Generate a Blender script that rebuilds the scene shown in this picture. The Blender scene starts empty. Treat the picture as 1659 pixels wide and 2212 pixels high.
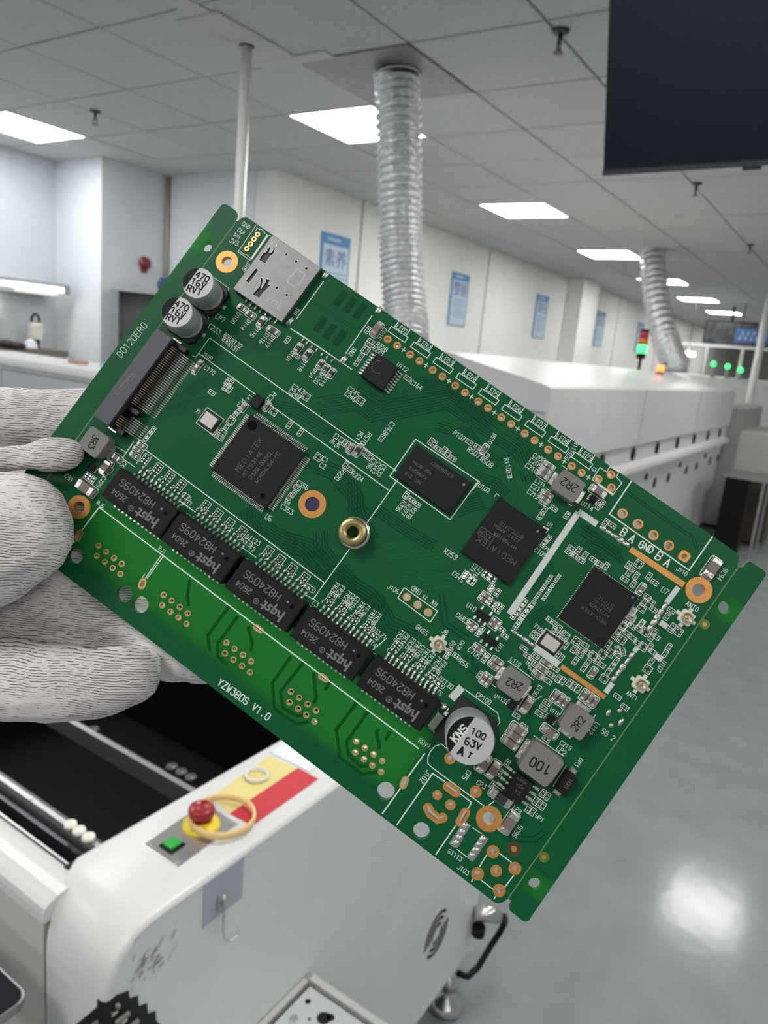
import bpy, bmesh, math, random
from mathutils import Matrix, Vector, noise
random.seed(4)
SC = bpy.context.scene
COL = SC.collection
PI = math.pi
# ---------------------------------------------------------------- camera
CAM_R=[[0.55459,0.132336,-0.821533],[-0.827139,0.195576,-0.52687],[0.090948,0.971719,0.217925]]
BOARD_M=[[0.288885,0.456212,-0.841674,0.117629],[-0.837818,-0.304941,-0.452849,0.113264],[-0.463256,0.835991,0.29413,1.572077],[0.0,0.0,0.0,1.0]]

cam = bpy.data.cameras.new('camera')
cam.sensor_width = 36.0; cam.lens = 25.876      # 1590 px focal length on the 2212 px side
cam.clip_start = 0.005; cam.clip_end = 100
cam.dof.use_dof = True; cam.dof.focus_distance = 0.1515; cam.dof.aperture_fstop = 36
camo = bpy.data.objects.new('camera', cam); COL.objects.link(camo)
camo.matrix_world = Matrix.Translation((0, 0, 1.55)) @ Matrix(CAM_R).to_4x4()
SC.camera = camo
# ---------------------------------------------------------------- world, exposure, lamps
SC.view_settings.view_transform = 'Standard'; SC.view_settings.look = 'None'
SC.view_settings.gamma = 1.0; SC.view_settings.use_curve_mapping = False
SC.view_settings.exposure = 1.5
LAMP = 8.0                                       # radiance of every ceiling panel
w = bpy.data.worlds.new('world'); SC.world = w; w.use_nodes = True
w.node_tree.nodes['Background'].inputs[0].default_value = (0.6, 0.65, 0.7, 1)
w.node_tree.nodes['Background'].inputs[1].default_value = 0.05

# ---------------------------------------------------------------- helpers
def mat(name, col, rough=0.5, metal=0.0, spec=0.5, noise_s=0, noise_a=0.0, bump_s=0, bump=0.0, emit=None, es=0, trans=0, alpha=1, dist=0.001, aniso=None):
    m = bpy.data.materials.new(name); m.use_nodes = True
    nt = m.node_tree; b = nt.nodes['Principled BSDF']
    b.inputs['Base Color'].default_value = (*col, 1); b.inputs['Roughness'].default_value = rough
    b.inputs['Metallic'].default_value = metal; b.inputs['Specular IOR Level'].default_value = spec
    if trans: b.inputs['Transmission Weight'].default_value = trans
    if alpha < 1: b.inputs['Alpha'].default_value = alpha
    if emit: b.inputs['Emission Color'].default_value = (*emit, 1); b.inputs['Emission Strength'].default_value = es
    if noise_s or bump_s:
        tc = nt.nodes.new('ShaderNodeTexCoord')
    if noise_s:
        n = nt.nodes.new('ShaderNodeTexNoise'); n.inputs['Scale'].default_value = noise_s; n.inputs['Detail'].default_value = 5
        mx = nt.nodes.new('ShaderNodeMix'); mx.data_type = 'RGBA'
        r = nt.nodes.new('ShaderNodeMapRange'); r.inputs[1].default_value = 0.3; r.inputs[2].default_value = 0.7
        nt.links.new(tc.outputs['Object'], n.inputs['Vector']); nt.links.new(n.outputs['Fac'], r.inputs[0]); nt.links.new(r.outputs[0], mx.inputs[0])
        mx.inputs[6].default_value = (*[c * (1 - noise_a) for c in col], 1); mx.inputs[7].default_value = (*[min(1, c * (1 + noise_a)) for c in col], 1)
        nt.links.new(mx.outputs[2], b.inputs['Base Color'])
    if bump_s:
        n2 = nt.nodes.new('ShaderNodeTexNoise'); n2.inputs['Scale'].default_value = bump_s; n2.inputs['Detail'].default_value = 4
        bp = nt.nodes.new('ShaderNodeBump'); bp.inputs['Strength'].default_value = bump; bp.inputs['Distance'].default_value = dist
        nt.links.new(tc.outputs['Object'], n2.inputs['Vector']); nt.links.new(n2.outputs['Fac'], bp.inputs['Height']); nt.links.new(bp.outputs[0], b.inputs['Normal'])
    return m

class MB:
    """collects polygons; build() links them as ONE mesh object"""
    def __init__(s): s.v = []; s.f = []; s.m = []; s.sm = []
    def poly(s, pts, mi=0, smooth=False):
        i = len(s.v); s.v += [tuple(p) for p in pts]; s.f.append(tuple(range(i, i + len(pts)))); s.m.append(mi); s.sm.append(smooth)
    def grid(s, rings, mi=0, smooth=True, closed=True, caps=(False, False)):
        n = len(rings[0]); i = len(s.v)
        for r in rings: s.v += [tuple(p) for p in r]
        for a in range(len(rings) - 1):
            for k in range(n if closed else n - 1):
                k2 = (k + 1) % n
                s.f.append((i + a * n + k, i + a * n + k2, i + (a + 1) * n + k2, i + (a + 1) * n + k)); s.m.append(mi); s.sm.append(smooth)
        if caps[0]: s.f.append(tuple(i + k for k in range(n))[::-1]); s.m.append(mi); s.sm.append(False)
        if caps[1]:
            o = i + (len(rings) - 1) * n; s.f.append(tuple(o + k for k in range(n))); s.m.append(mi); s.sm.append(False)
    def prism(s, base, z0, z1, mi=0, ch=0.0, caps=(True, True)):
        """extrude a CCW outline; ch chamfers the top edge towards the centroid"""
        cx = sum(p[0] for p in base) / len(base); cy = sum(p[1] for p in base) / len(base)
        def ins(d): return [(p[0] + (cx - p[0]) * min(1, d / max(1e-9, math.hypot(p[0] - cx, p[1] - cy)) * 1.3), p[1] + (cy - p[1]) * min(1, d / max(1e-9, math.hypot(p[0] - cx, p[1] - cy)) * 1.3)) for p in base]
        rings = [[(*p, z0) for p in base]]
        if ch: rings += [[(*p, z1 - ch) for p in base], [(*p, z1) for p in ins(ch)]]
        else: rings += [[(*p, z1) for p in base]]
        s.grid(rings, mi, False, True, caps)
    def box(s, x0, y0, z0, x1, y1, z1, mi=0, ch=0.0):
        s.prism([(x0, y0), (x1, y0), (x1, y1), (x0, y1)], z0, z1, mi, ch)
    def obox(s, c, ux, uy, uz, hx, hy, hz, mi=0):
        c = Vector(c); ux, uy, uz = Vector(ux) * hx, Vector(uy) * hy, Vector(uz) * hz
        r = lambda z: [c - ux - uy + z, c + ux - uy + z, c + ux + uy + z, c - ux + uy + z]
        s.grid([r(-uz), r(uz)], mi, False, True, (True, True))
    def cyl(s, x, y, z0, z1, r, n=16, mi=0, r1=None, caps=(True, True), smooth=True):
        r1 = r if r1 is None else r1
        ring = lambda rr, z: [(x + rr * math.cos(2 * PI * k / n), y + rr * math.sin(2 * PI * k / n), z) for k in range(n)]
        s.grid([ring(r, z0), ring(r1, z1)], mi, smooth, True, caps)
    def lathe(s, prof, cx=0, cy=0, n=24, mi=0, caps=(False, False), smooth=True):
        s.grid([[(cx + r * math.cos(2 * PI * k / n), cy + r * math.sin(2 * PI * k / n), z) for k in range(n)] for r, z in prof], mi, smooth, True, caps)
    def tube(s, pts, rad, n=10, mi=0, caps=(True, True)):
        pts = [Vector(p) for p in pts]; rings = []
        rad = rad if isinstance(rad, (list, tuple)) else [rad] * len(pts)
        u = None
        for i, p in enumerate(pts):
            t = (pts[min(i + 1, len(pts) - 1)] - pts[max(i - 1, 0)]).normalized()
            if u is None: u = t.orthogonal().normalized()
            u = (u - t * u.dot(t)).normalized(); v = t.cross(u)
            rings.append([p + rad[i] * (math.cos(2 * PI * k / n) * u + math.sin(2 * PI * k / n) * v) for k in range(n)])
        s.grid(rings, mi, True, True, caps)
    def ribbon(s, pts, w, z, mi=0, closed=False):
        for a, b in zip(pts[:-1], pts[1:]):
            d = math.hypot(b[0] - a[0], b[1] - a[1])
            if d < 1e-9: continue
            tx, ty = (b[0] - a[0]) / d * w / 2, (b[1] - a[1]) / d * w / 2
            e = .55
            s.poly([(a[0] - tx * e + ty, a[1] - ty * e - tx, z), (b[0] + tx * e + ty, b[1] + ty * e - tx, z), (b[0] + tx * e - ty, b[1] + ty * e + tx, z), (a[0] - tx * e - ty, a[1] - ty * e + tx, z)], mi)
    def build(s, name, mats, parent=None, scale=1.0, loc=None, label=None):
        me = bpy.data.meshes.new(name)
        me.from_pydata([tuple(c * scale for c in p) for p in s.v], [], s.f)
        for m in (mats if isinstance(mats, (list, tuple)) else [mats]): me.materials.append(m)
        me.polygons.foreach_set('material_index', s.m); me.polygons.foreach_set('use_smooth', s.sm); me.update()
        o = bpy.data.objects.new(name, me); COL.objects.link(o)
        if parent: o.parent = parent
        if loc: o.location = loc
        if label: o['label'] = label
        return o

def thing(name, label, cat, loc=(0, 0, 0), group=None):
    o = bpy.data.objects.new(name, None); COL.objects.link(o); o.location = loc; o.empty_display_size = 0.05
    return tag(o, label, cat, group)
def tag(o, label, cat, group=None):
    o['label'] = label; o['category'] = cat
    if group: o['group'] = group
    return o
def struct(o, label=None):
    o['kind'] = 'structure'
    if label: o['label'] = label
    return o
def stuff(o): o['kind'] = 'stuff'; return o
def copy_tree(o, parent=None):
    c = o.copy(); COL.objects.link(c)
    if parent: c.parent = parent
    for ch in list(o.children): copy_tree(ch, c)
    return c
def rect(x0, y0, x1, y1): return [(x0, y0), (x1, y0), (x1, y1), (x0, y1)]
def circ(x, y, r, n=16): return [(x + r * math.cos(2 * PI * k / n), y + r * math.sin(2 * PI * k / n)) for k in range(n)]

# stroke font on a 4 x 6 grid (plotter style lettering of circuit boards)
G = {'0': '10 30 41 45 36 16 05 01 10', '1': '05 26 20', '2': '05 16 36 45 44 00 40', '3': '06 46 24 34 43 41 30 10 01', '4': '30 36 02 42', '5': '46 06 03 33 42 41 30 10 00',
     '6': '36 16 05 01 10 30 41 42 33 03', '7': '06 46 10', '8': '13 04 05 16 36 45 44 33 13 02 01 10 30 41 42 33', '9': '43 13 04 05 16 36 45 41 30 10',
     'A': '00 26 40;12 32', 'B': '00 06 36 45 44 33 03;33 42 41 30 00', 'C': '45 36 16 05 01 10 30 41', 'D': '00 06 26 44 42 20 00', 'E': '46 06 00 40;03 33', 'F': '46 06 00;03 33',
     'G': '45 36 16 05 01 10 30 41 43 23', 'H': '00 06;40 46;03 43', 'I': '20 26', 'J': '46 41 30 10 01', 'K': '00 06;46 02;14 40', 'L': '06 00 40', 'M': '00 06 23 46 40', 'N': '00 06 40 46',
     'O': '10 30 41 45 36 16 05 01 10', 'P': '00 06 36 45 44 33 03', 'Q': '10 30 41 45 36 16 05 01 10;22 40', 'R': '00 06 36 45 44 33 03;23 40', 'S': '45 36 16 05 04 13 33 42 41 30 10 01',
     'T': '06 46;26 20', 'U': '06 01 10 30 41 46', 'V': '06 20 46', 'W': '06 10 24 30 46', 'X': '00 46;06 40', 'Y': '06 23 46;23 20', 'Z': '06 46 00 40', '-': '13 33', '.': '20 21', '_': '00 40', ' ': ''}
GP = {k: [[(int(p[0]), int(p[1])) for p in st.split()] for st in v.split(';') if st] for k, v in G.items()}
def text(mb, s, x0, y0, x1, y1, w, z, mi=0, hf=1.32, space=' '):
    """lettering along the centre line p0-p1"""
    L = math.hypot(x1 - x0, y1 - y0); ux, uy = (x1 - x0) / L, (y1 - y0) / L; vx, vy = -uy, ux
    pitch = L / len(s); cw = pitch * .68; ch = min(pitch * hf, 1e9)
    for i, c in enumerate(s):
        if c == '_' : continue
        for st in GP.get(c, []):
            pts = []
            for gx, gy in st:
                a = i * pitch + pitch * .16 + gx / 4 * cw; b = (gy / 6 - .5) * ch
                pts.append((x0 + ux * a + vx * b, y0 + uy * a + vy * b))
            mb.ribbon(pts, w, z, mi)

TXT=[('GND',-2.5,-1.3,-0.51,-1.26),('CLK',-2.48,-2.84,-0.6,-2.73),('DIO',-2.49,-4.13,-1.04,-4.07),('3V3',-2.53,-5.58,-0.47,-5.36),('J105',3.73,-7.16,3.68,-9.38),('CP7',4.64,-20.11,6.89,-19.98),('C233',4.63,-22.53,7.62,-22.53),('D100',8.38,-16.92,8.41,-19.58),('D114',10.97,-16.94,10.79,-19.47),('D115',13.56,-16.95,13.29,-19.54),('D116',15.88,-17.13,15.69,-19.66),('D117',17.13,-16.91,17.0,-19.53),('R132',10.39,-22.41,13.06,-22.36),('R131',10.38,-23.44,12.87,-23.49),('J109',7.04,-28.01,9.51,-27.83),('SN1',17.91,-9.29,17.93,-11.05),('D101',22.28,-17.16,22.34,-19.49),('D0120ER0',-7.02,-38.43,-6.47,-29.74),('C170',9.1,-30.02,11.77,-29.95),('Y1',13.09,-38.1,14.2,-38.21),('C247',26.25,-22.92,29.11,-22.69),('C248',26.29,-24.02,29.11,-24.07),('L4',20.56,-29.36,20.4,-30.35),('PC20',24.24,-26.06,23.93,-28.91),('PC3',19.73,-30.82,19.86,-32.73),('C345',40.85,-25.58,40.94,-28.11),('C346',39.61,-25.58,39.64,-28.03),('C1',39.9,-31.3,41.3,-31.18),('C2',40.2,-32.57,41.6,-32.44),('R220',44.82,-30.55,44.72,-33.32),('C356',38.49,-38.08,41.21,-37.88),('R4',38.77,-42.55,40.09,-42.47),('C353',38.78,-43.76,41.64,-43.58),('U6',37.42,-47.18,38.96,-47.07),('DT123',36.66,-52.62,39.89,-52.4),('T1',22.73,-53.97,23.89,-54.14),('RJ5',7.65,-64.88,9.46,-64.85),('C229',5.89,-59.86,5.86,-62.39),('C5',7.52,-54.96,7.29,-56.38),('C91',-1.14,-64.31,0.91,-64.37),('RJ1',23.55,-64.75,25.39,-64.79),('R570',44.8,-21.71,44.84,-24.52),('PC1',43.28,-22.52,43.55,-24.44),('C768',47.33,-17.36,47.27,-20.36),('C786',48.67,-25.4,48.54,-27.94),('C542',49.82,-25.45,49.74,-28.08),('C532',50.92,-25.29,50.99,-27.93),('R224',46.42,-30.29,49.23,-30.27),('R107',58.21,-12.12,60.99,-12.13),('R507',62.37,-13.24,65.35,-13.22),('R508',65.54,-13.33,68.43,-13.37),('C245',35.81,-16.81,38.59,-16.88),('C246',35.91,-17.99,38.55,-18.02),('R396',58.34,-28.84,58.2,-31.37),('R277',59.49,-28.76,59.46,-31.44),('R278',60.77,-28.7,60.69,-31.3),('U102',68.24,-17.86,70.78,-17.76),('C164',45.43,-8.68,48.06,-8.59),('CP15',34.82,-2.7,35.06,-5.29),('R228',35.21,-6.18,37.86,-6.24),('R229',35.03,-7.31,37.7,-7.23),('U112',41.07,-7.27,43.64,-7.25),('SN2',32.22,-9.48,32.21,-11.37),('D118',25.46,-17.14,25.56,-19.7),('D121',28.24,-17.48,28.18,-19.65),('D120',29.75,-17.32,29.77,-19.93),('D119',30.97,-17.1,30.93,-19.63),('R111',79.07,-0.08,79.3,-2.46),('IS',84.71,-2.04,84.73,-3.1),('R110',69.55,-10.5,71.49,-12.28),('C208',73.45,-6.92,76.14,-6.73),('C209',73.46,-8.12,76.15,-7.93),('C210',73.38,-9.38,76.13,-9.27),('L111',76.71,-10.79,78.93,-10.78),('C211',76.56,-12.1,79.23,-11.9),('C212',76.62,-13.38,79.19,-13.36),('R510',65.05,-7.81,65.31,-10.06),('U114',86.33,-9.3,88.95,-9.24),('U1',83.33,-16.44,84.58,-16.39),('C571',84.5,-20.5,86.59,-20.67),('C109',84.19,-21.91,86.73,-21.88),('R259',70.16,-32.18,73.06,-32.09),('C545',73.96,-34.73,76.62,-34.97),('C717',76.77,-30.81,76.63,-33.3),('C716',78.02,-30.75,77.9,-33.1),('J8',78.63,-45.04,79.95,-44.91),('U10',79.72,-38.21,81.79,-38.14),('C683',79.13,-40.89,81.86,-40.93),('C705',84.8,-44.94,87.56,-45.05),('U12',89.49,-40.47,89.33,-42.24),('L110',92.37,-41.78,94.67,-41.75),('U113',93.85,-49.23,96.24,-49.0),('C190',99.86,-42.62,99.92,-45.02),('CP100',90.93,-51.02,94.18,-50.86),('DT120',83.47,-52.73,86.71,-52.83),('T5',84.58,-54.97,85.72,-55.07),('R56',84.66,-47.75,86.76,-47.74),('C431',83.2,-44.34,83.25,-46.42),('D5',81.98,-45.45,81.7,-46.72),('FR40',82.73,-49.51,82.48,-52.16),('J110',108.02,-9.38,110.32,-9.29),('SC94',115.54,-4.14,115.58,-6.81),('U7',107.84,-14.32,109.4,-14.23),('ANT0',113.06,-13.79,115.71,-13.69),('Y100',92.36,-33.88,94.8,-34.07),('U107',115.94,-25.19,116.01,-27.7),('ANT1',113.43,-34.2,115.85,-34.09),('U115',103.8,-45.11,105.76,-45.21),('T2',38.33,-54.08,39.79,-54.01),('T3',54.89,-55.31,56.43,-55.4),('FR25',56.95,-49.46,57.23,-52.03),('FR26',58.18,-49.3,58.3,-51.98),('FR27',59.99,-49.44,59.99,-51.97),('FR28',61.05,-49.4,60.97,-51.98),('CT104',61.9,-49.39,61.83,-52.32),('FR29',63.26,-49.61,63.34,-52.07),('FR30',64.48,-49.45,64.4,-52.02),('FR31',66.0,-49.55,66.02,-51.92),('FR32',67.13,-49.45,67.18,-52.04),('DT121',67.64,-52.66,70.84,-52.6),('T4',68.84,-55.0,70.21,-55.08),('FR33',72.68,-49.49,72.7,-52.2),('FR34',73.91,-49.54,73.85,-51.96),('FR35',75.3,-49.49,75.27,-52.12),('FR36',76.61,-49.49,76.38,-52.01),('CT100',77.57,-49.5,77.56,-52.34),('FR37',78.79,-49.56,78.59,-51.95),('FR38',79.9,-49.46,79.95,-52.02),('FR39',81.47,-49.5,81.51,-52.06),('J106',65.21,-44.25,67.7,-44.02),('GND',71.3,-41.67,69.12,-41.81),('TX',72.94,-41.8,71.89,-41.84),('RX',75.16,-41.75,73.85,-41.75),('GNSS',74.22,-47.3,76.97,-47.33),('C219',108.69,-49.09,111.11,-48.95),('LP2',108.8,-50.16,110.8,-50.33),('DP3',113.67,-49.22,113.51,-51.0),('L112',112.38,-42.01,112.24,-44.55),('ROV1',87.06,-64.54,89.7,-64.41),('J102',92.04,-68.08,92.02,-70.8),('CP5',98.14,-63.55,98.16,-65.59),('CP3',100.36,-64.34,102.35,-64.26),('LP9',108.43,-64.05,110.23,-64.1),('UP1',112.7,-62.76,114.41,-62.87),('SC95',111.58,-65.97,111.63,-68.58),('GT113',103.29,-77.89,106.36,-77.73),('J103',106.34,-79.14,108.81,-79.04),('5G_2',113.69,-42.69,116.57,-42.68)]
BIG=[('YZW380S_V1.0',49.07,-78.66,61.48,-78.34,0.22),('B',95.53,-9.46,96.72,-9.43,0.24),('A',97.5,-9.58,98.72,-9.58,0.24),('GND',99.68,-9.55,102.68,-9.24,0.24),('B',103.43,-9.41,104.69,-9.43,0.24),('A',105.43,-9.6,106.66,-9.58,0.24)]
SIL=[(0.13,[(0.18,0.03),(0.42,-6.74),(3.56,-6.76),(3.63,-6.33)]),(0.13,[(0.83,-1.14),(0.71,-0.44),(1.45,-0.39),(1.44,-0.13),(2.48,-0.21),(2.52,-0.44),(3.69,-0.43),(3.98,-0.13)]),(0.13,[(0.84,-6.36),(1.52,-6.47),(2.11,-6.38),(2.17,-6.18),(3.34,-6.35)]),(0.5,[(3.46,-0.66),(3.63,-6.33)]),(0.2,[(18.8,-1.96),(18.79,-11.35)]),(0.2,[(19.03,-13.59),(34.21,-13.35)]),(0.2,[(20.36,-13.46),(31.14,-13.36)]),(0.2,[(31.14,-2.07),(31.3,-11.5)]),(0.12,[(-0.5,-13.88),(3.5,-13.99),(4.0,-15.18),(4.16,-19.42),(3.38,-20.46),(0.58,-20.57)]),(0.12,[(-0.39,-20.85),(3.65,-21.17),(4.29,-22.39),(4.54,-26.55),(3.46,-27.54),(0.5,-27.79)]),(0.15,[(5.66,-29.59),(6.45,-29.43),(6.38,-24.65)]),(0.2,[(6.54,-55.9),(6.39,-50.73)]),(0.15,[(3.87,-53.63),(6.57,-53.37)]),(0.15,[(6.87,-54.79),(9.68,-54.7)]),(0.15,[(21.77,-54.9),(25.32,-54.86)]),(0.15,[(21.72,-54.8),(25.42,-54.78)]),(0.15,[(37.47,-54.94),(40.87,-54.95)]),(0.15,[(53.09,-55.04),(54.96,-54.9),(54.79,-51.17)]),(0.2,[(22.29,-56.25),(23.36,-56.06)]),(0.2,[(23.72,-56.1),(25.07,-56.01)]),(0.2,[(37.8,-56.41),(39.12,-56.32)]),(0.2,[(39.43,-56.23),(40.74,-56.14)]),(0.2,[(53.16,-56.31),(54.59,-56.25)]),(0.2,[(54.98,-56.28),(56.29,-56.22)]),(0.2,[(70.01,-56.29),(70.89,-52.68)]),(0.2,[(70.55,-56.38),(72.5,-56.26)]),(0.22,[(52.89,-17.61),(53.04,-26.54),(67.64,-26.69),(67.76,-17.35),(52.89,-17.61)]),(0.14,[(65.86,-17.36),(68.06,-17.26),(67.88,-19.39)]),(0.15,[(72.1,-18.03),(72.08,-17.33),(72.84,-17.39)]),(0.15,[(83.15,-17.53),(84.21,-17.37),(84.15,-18.13)]),(0.15,[(83.15,-17.36),(84.23,-17.24)]),(0.12,[(95.11,-30.33),(95.08,-29.83)]),(0.12,[(95.06,-18.25),(95.11,-17.76),(95.66,-17.63)]),(0.12,[(104.14,-17.83),(105.19,-17.72),(105.27,-18.57)]),(0.28,[(91.77,-0.33),(91.96,-8.13),(110.1,-8.41),(110.12,-0.6)]),(0.18,[(85.42,-1.69),(85.51,-4.47),(90.42,-4.73),(90.46,-1.78),(88.93,-1.4),(88.88,-0.38),(86.88,-0.45),(86.95,-1.68),(85.42,-1.69)]),(0.5,[(87.1,-4.55),(90.28,-4.64)]),(0.2,[(68.06,-42.68),(68.16,-45.01),(75.98,-45.15),(75.89,-42.61),(68.06,-42.68)]),(0.28,[(8.57,-71.2),(8.65,-65.67)]),(0.28,[(8.67,-73.87),(8.8,-79.48)]),(0.22,[(24.91,-65.87),(25.07,-71.16)]),(0.22,[(25.39,-65.65),(25.38,-71.06)]),(0.28,[(89.44,-65.98),(89.4,-71.42)]),(0.28,[(89.47,-74.07),(89.44,-79.87)]),(0.2,[(92.74,-62.76),(90.98,-62.65),(90.2,-63.74),(90.11,-65.09),(90.31,-66.11),(90.98,-67.16),(92.19,-67.29),(103.97,-67.22)]),(0.2,[(104.58,-66.64),(105.01,-65.43)]),(0.18,[(88.66,-51.7),(96.2,-51.61),(97.55,-52.81),(97.52,-55.15)]),(0.16,[(87.34,-61.62),(91.57,-61.73)]),(0.26,[(92.84,-79.89),(92.79,-68.13),(95.4,-67.99)]),(0.24,[(99.29,-68.03),(101.77,-68.1),(101.86,-69.31)]),(0.26,[(101.8,-73.42),(101.86,-79.86)]),(0.16,[(104.57,-71.73),(106.55,-71.64)]),(0.16,[(104.51,-76.72),(106.68,-76.73)]),(0.22,[(109.5,-74.23),(109.63,-76.77)]),(0.22,[(109.91,-79.34),(110.03,-79.87)]),(0.22,[(111.12,-78.54),(113.92,-78.57)]),(0.22,[(115.07,-79.32),(115.11,-79.92)]),(0.22,[(115.5,-76.87),(115.59,-74.29)]),(0.22,[(111.23,-72.54),(113.89,-72.56)]),(0.2,[(92.26,-42.45),(98.16,-42.47)]),(0.16,[(92.08,-47.85),(93.28,-47.9)]),(0.13,[(101.16,-44.0),(100.57,-45.47)]),(0.16,[(104.11,-51.06),(110.78,-50.85)]),(0.16,[(111.16,-41.13),(111.24,-42.35)]),(0.16,[(112.1,-52.04),(112.24,-56.64)]),(0.16,[(105.72,-41.27),(105.8,-45.06)]),(0.16,[(79.23,-5.55),(80.49,-5.51)]),(0.16,[(79.21,-10.97),(80.26,-10.96)]),(0.16,[(84.39,-11.03),(85.26,-10.95)]),(0.16,[(24.46,-71.57),(24.47,-70.65)]),(0.2,[(6.48,-24.59),(53.48,-24.97)]),(0.2,[(6.38,-28.47),(54.63,-28.93)]),(0.2,[(54.69,-25.94),(54.75,-37.09)]),(0.2,[(54.95,-42.8),(54.83,-54.95),(52.88,-55.08)]),(0.22,[(9.21,-50.64),(54.74,-51.05)]),(0.3,[(8.76,-65.47),(87.52,-65.92),(87.94,-65.97)])]
BAND=[(86.96,-11.24,87.38,-35.03,1.2),(86.89,-11.13,91.16,-11.13,1.2),(94.82,-37.44,100.35,-37.32,1.15),(110.25,-12.22,110.13,-16.03,1.0),(110.4,-34.32,110.37,-36.57,1.0),(110.4,-26.0,110.4,-27.11,0.9),(87.99,-51.67,87.62,-54.66,1.5),(87.77,-58.19,87.59,-61.43,1.5)]
BAR=[(98.94,-11.43,110.88,-11.3,1.15),(100.9,-37.38,110.79,-37.37,0.95)]
BLOB=[(91.83,-11.12,98.37,-11.06,0.75),(89.45,-37.29,94.56,-37.24,0.8),(110.18,-16.21,110.3,-22.33,0.85),(110.39,-27.29,110.16,-34.15,0.75)]
SLOT=[(8.61,-71.92,8.77,-73.05,0.75,0.4),(25.11,-72.12,25.33,-72.86,0.75,0.4),(48.97,-65.91,50.04,-65.91,0.62,0.38),(64.89,-65.96,65.97,-65.96,0.62,0.38),(89.34,-72.18,89.57,-73.24,0.72,0.38),(96.44,-68.37,98.36,-68.35,0.9,0.34),(101.91,-70.29,102.11,-72.3,0.9,0.34)]
HOLE=[(-0.24,-9.71,2.33,1.15,'c'),(43.7,-39.92,2.78,1.5,'c'),(113.65,-10.48,2.5,1.3,'c'),(106.06,-68.58,2.42,1.25,'c'),(5.2,-67.86,2.4,1.2,'c'),(1.6,-1.47,0.55,0.26,'g'),(1.59,-2.69,0.55,0.26,'g'),(1.59,-3.92,0.55,0.26,'g'),(1.53,-5.17,0.55,0.26,'g'),(69.5,-43.85,0.82,0.58,'c'),(72.06,-43.86,0.82,0.58,'c'),(74.58,-43.88,0.82,0.58,'c'),(86.43,-3.75,0.8,0.5,'c'),(87.9,-1.65,0.8,0.5,'c'),(89.38,-3.69,0.8,0.5,'c'),(93.91,-6.61,0.98,0.68,'c'),(97.41,-6.63,0.98,0.68,'c'),(100.99,-6.71,0.98,0.68,'c'),(104.43,-6.69,0.98,0.68,'c'),(107.93,-6.72,1.0,0.55,'s'),(36.56,-4.26,0.78,0.42,'c'),(38.9,-4.23,0.78,0.42,'c'),(42.09,-4.28,0.78,0.42,'c'),(44.42,-4.27,0.78,0.42,'c'),(47.64,-4.32,0.78,0.42,'c'),(49.97,-4.3,0.78,0.42,'c'),(53.14,-4.35,0.78,0.42,'c'),(55.51,-4.4,0.78,0.42,'c'),(58.69,-4.36,0.78,0.42,'c'),(61.01,-4.35,0.78,0.42,'c'),(64.24,-4.42,0.78,0.42,'c'),(66.55,-4.41,0.78,0.42,'c'),(69.78,-4.44,0.78,0.42,'c'),(72.11,-4.47,0.78,0.42,'c'),(75.3,-4.49,0.78,0.42,'c'),(77.57,-4.47,0.78,0.42,'c'),(80.85,-4.56,0.78,0.42,'c'),(83.12,-4.55,0.78,0.42,'c'),(95.8,-70.82,0.93,0.45,'c'),(98.81,-70.82,1.0,0.48,'c'),(93.84,-63.88,1.08,0.52,'c'),(101.26,-65.98,1.13,0.52,'c'),(110.1,-73.02,1.2,0.62,'c'),(110.08,-78.03,1.2,0.62,'c'),(115.01,-78.04,1.2,0.62,'c'),(115.06,-73.05,1.2,0.62,'c'),(112.54,-75.51,1.1,0.6,'c')]
RJH=[(13.29,-71.69),(15.29,-71.75),(17.38,-71.82),(19.4,-71.78),(14.26,-73.53),(16.34,-73.52),(18.37,-73.55),(20.4,-73.57),(30.07,-71.72),(32.08,-71.68),(34.14,-71.71),(36.22,-71.79),(31.07,-73.51),(33.18,-73.55),(35.19,-73.51),(37.25,-73.55),(45.93,-71.78),(47.95,-71.81),(50.01,-71.77),(52.05,-71.82),(46.93,-73.62),(49.02,-73.62),(51.12,-73.57),(53.1,-73.64),(61.81,-71.85),(63.82,-71.83),(65.9,-71.86),(67.91,-71.85),(62.82,-73.67),(64.9,-73.64),(66.87,-73.67),(68.92,-73.71),(77.6,-71.95),(79.64,-71.95),(81.68,-71.92),(83.71,-71.92),(78.66,-73.71),(80.72,-73.74),(82.7,-73.75),(84.73,-73.72)]
LED=[(37.7,-2.28),(43.27,-2.33),(48.8,-2.38),(54.36,-2.39),(59.83,-2.45),(65.35,-2.48),(70.9,-2.47),(76.36,-2.51),(81.86,-2.52)]
PLUS=[(40.45,-4.22),(46.0,-4.25),(51.55,-4.27),(57.0,-4.36),(62.57,-4.42),(68.12,-4.45),(73.63,-4.45),(79.14,-4.62),(84.69,-4.57)]
GRP=[(10.6,-52.3),(13.75,-52.34),(16.75,-52.35),(19.73,-52.37),(26.34,-52.77),(29.4,-52.7),(32.44,-52.76),(35.47,-52.69),(42.1,-52.73),(44.98,-52.75),(47.98,-52.78),(51.05,-52.76),(57.61,-52.72),(60.56,-52.75),(63.77,-52.83),(66.72,-52.73),(73.42,-52.87),(76.38,-52.84),(79.33,-52.82),(82.25,-52.93)]
OVAL=[(21.97,-53.47),(37.61,-53.61),(53.18,-53.65),(68.72,-53.67),(84.27,-53.8)]
DARKPAD=[(23.75,-2.81),(26.16,-2.82),(28.63,-2.77),(23.56,-9.51),(26.02,-9.59),(28.5,-9.53)]
NPTH=[(-5.66,-9.49,1.05),(119.32,-10.44,1.2),(119.56,-73.16,1.15),(10.57,-75.99,1.7),(23.41,-76.27,1.68),(27.37,-76.02,1.68),(87.55,-76.08,1.7),(97.21,-78.02,1.6)]
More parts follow.
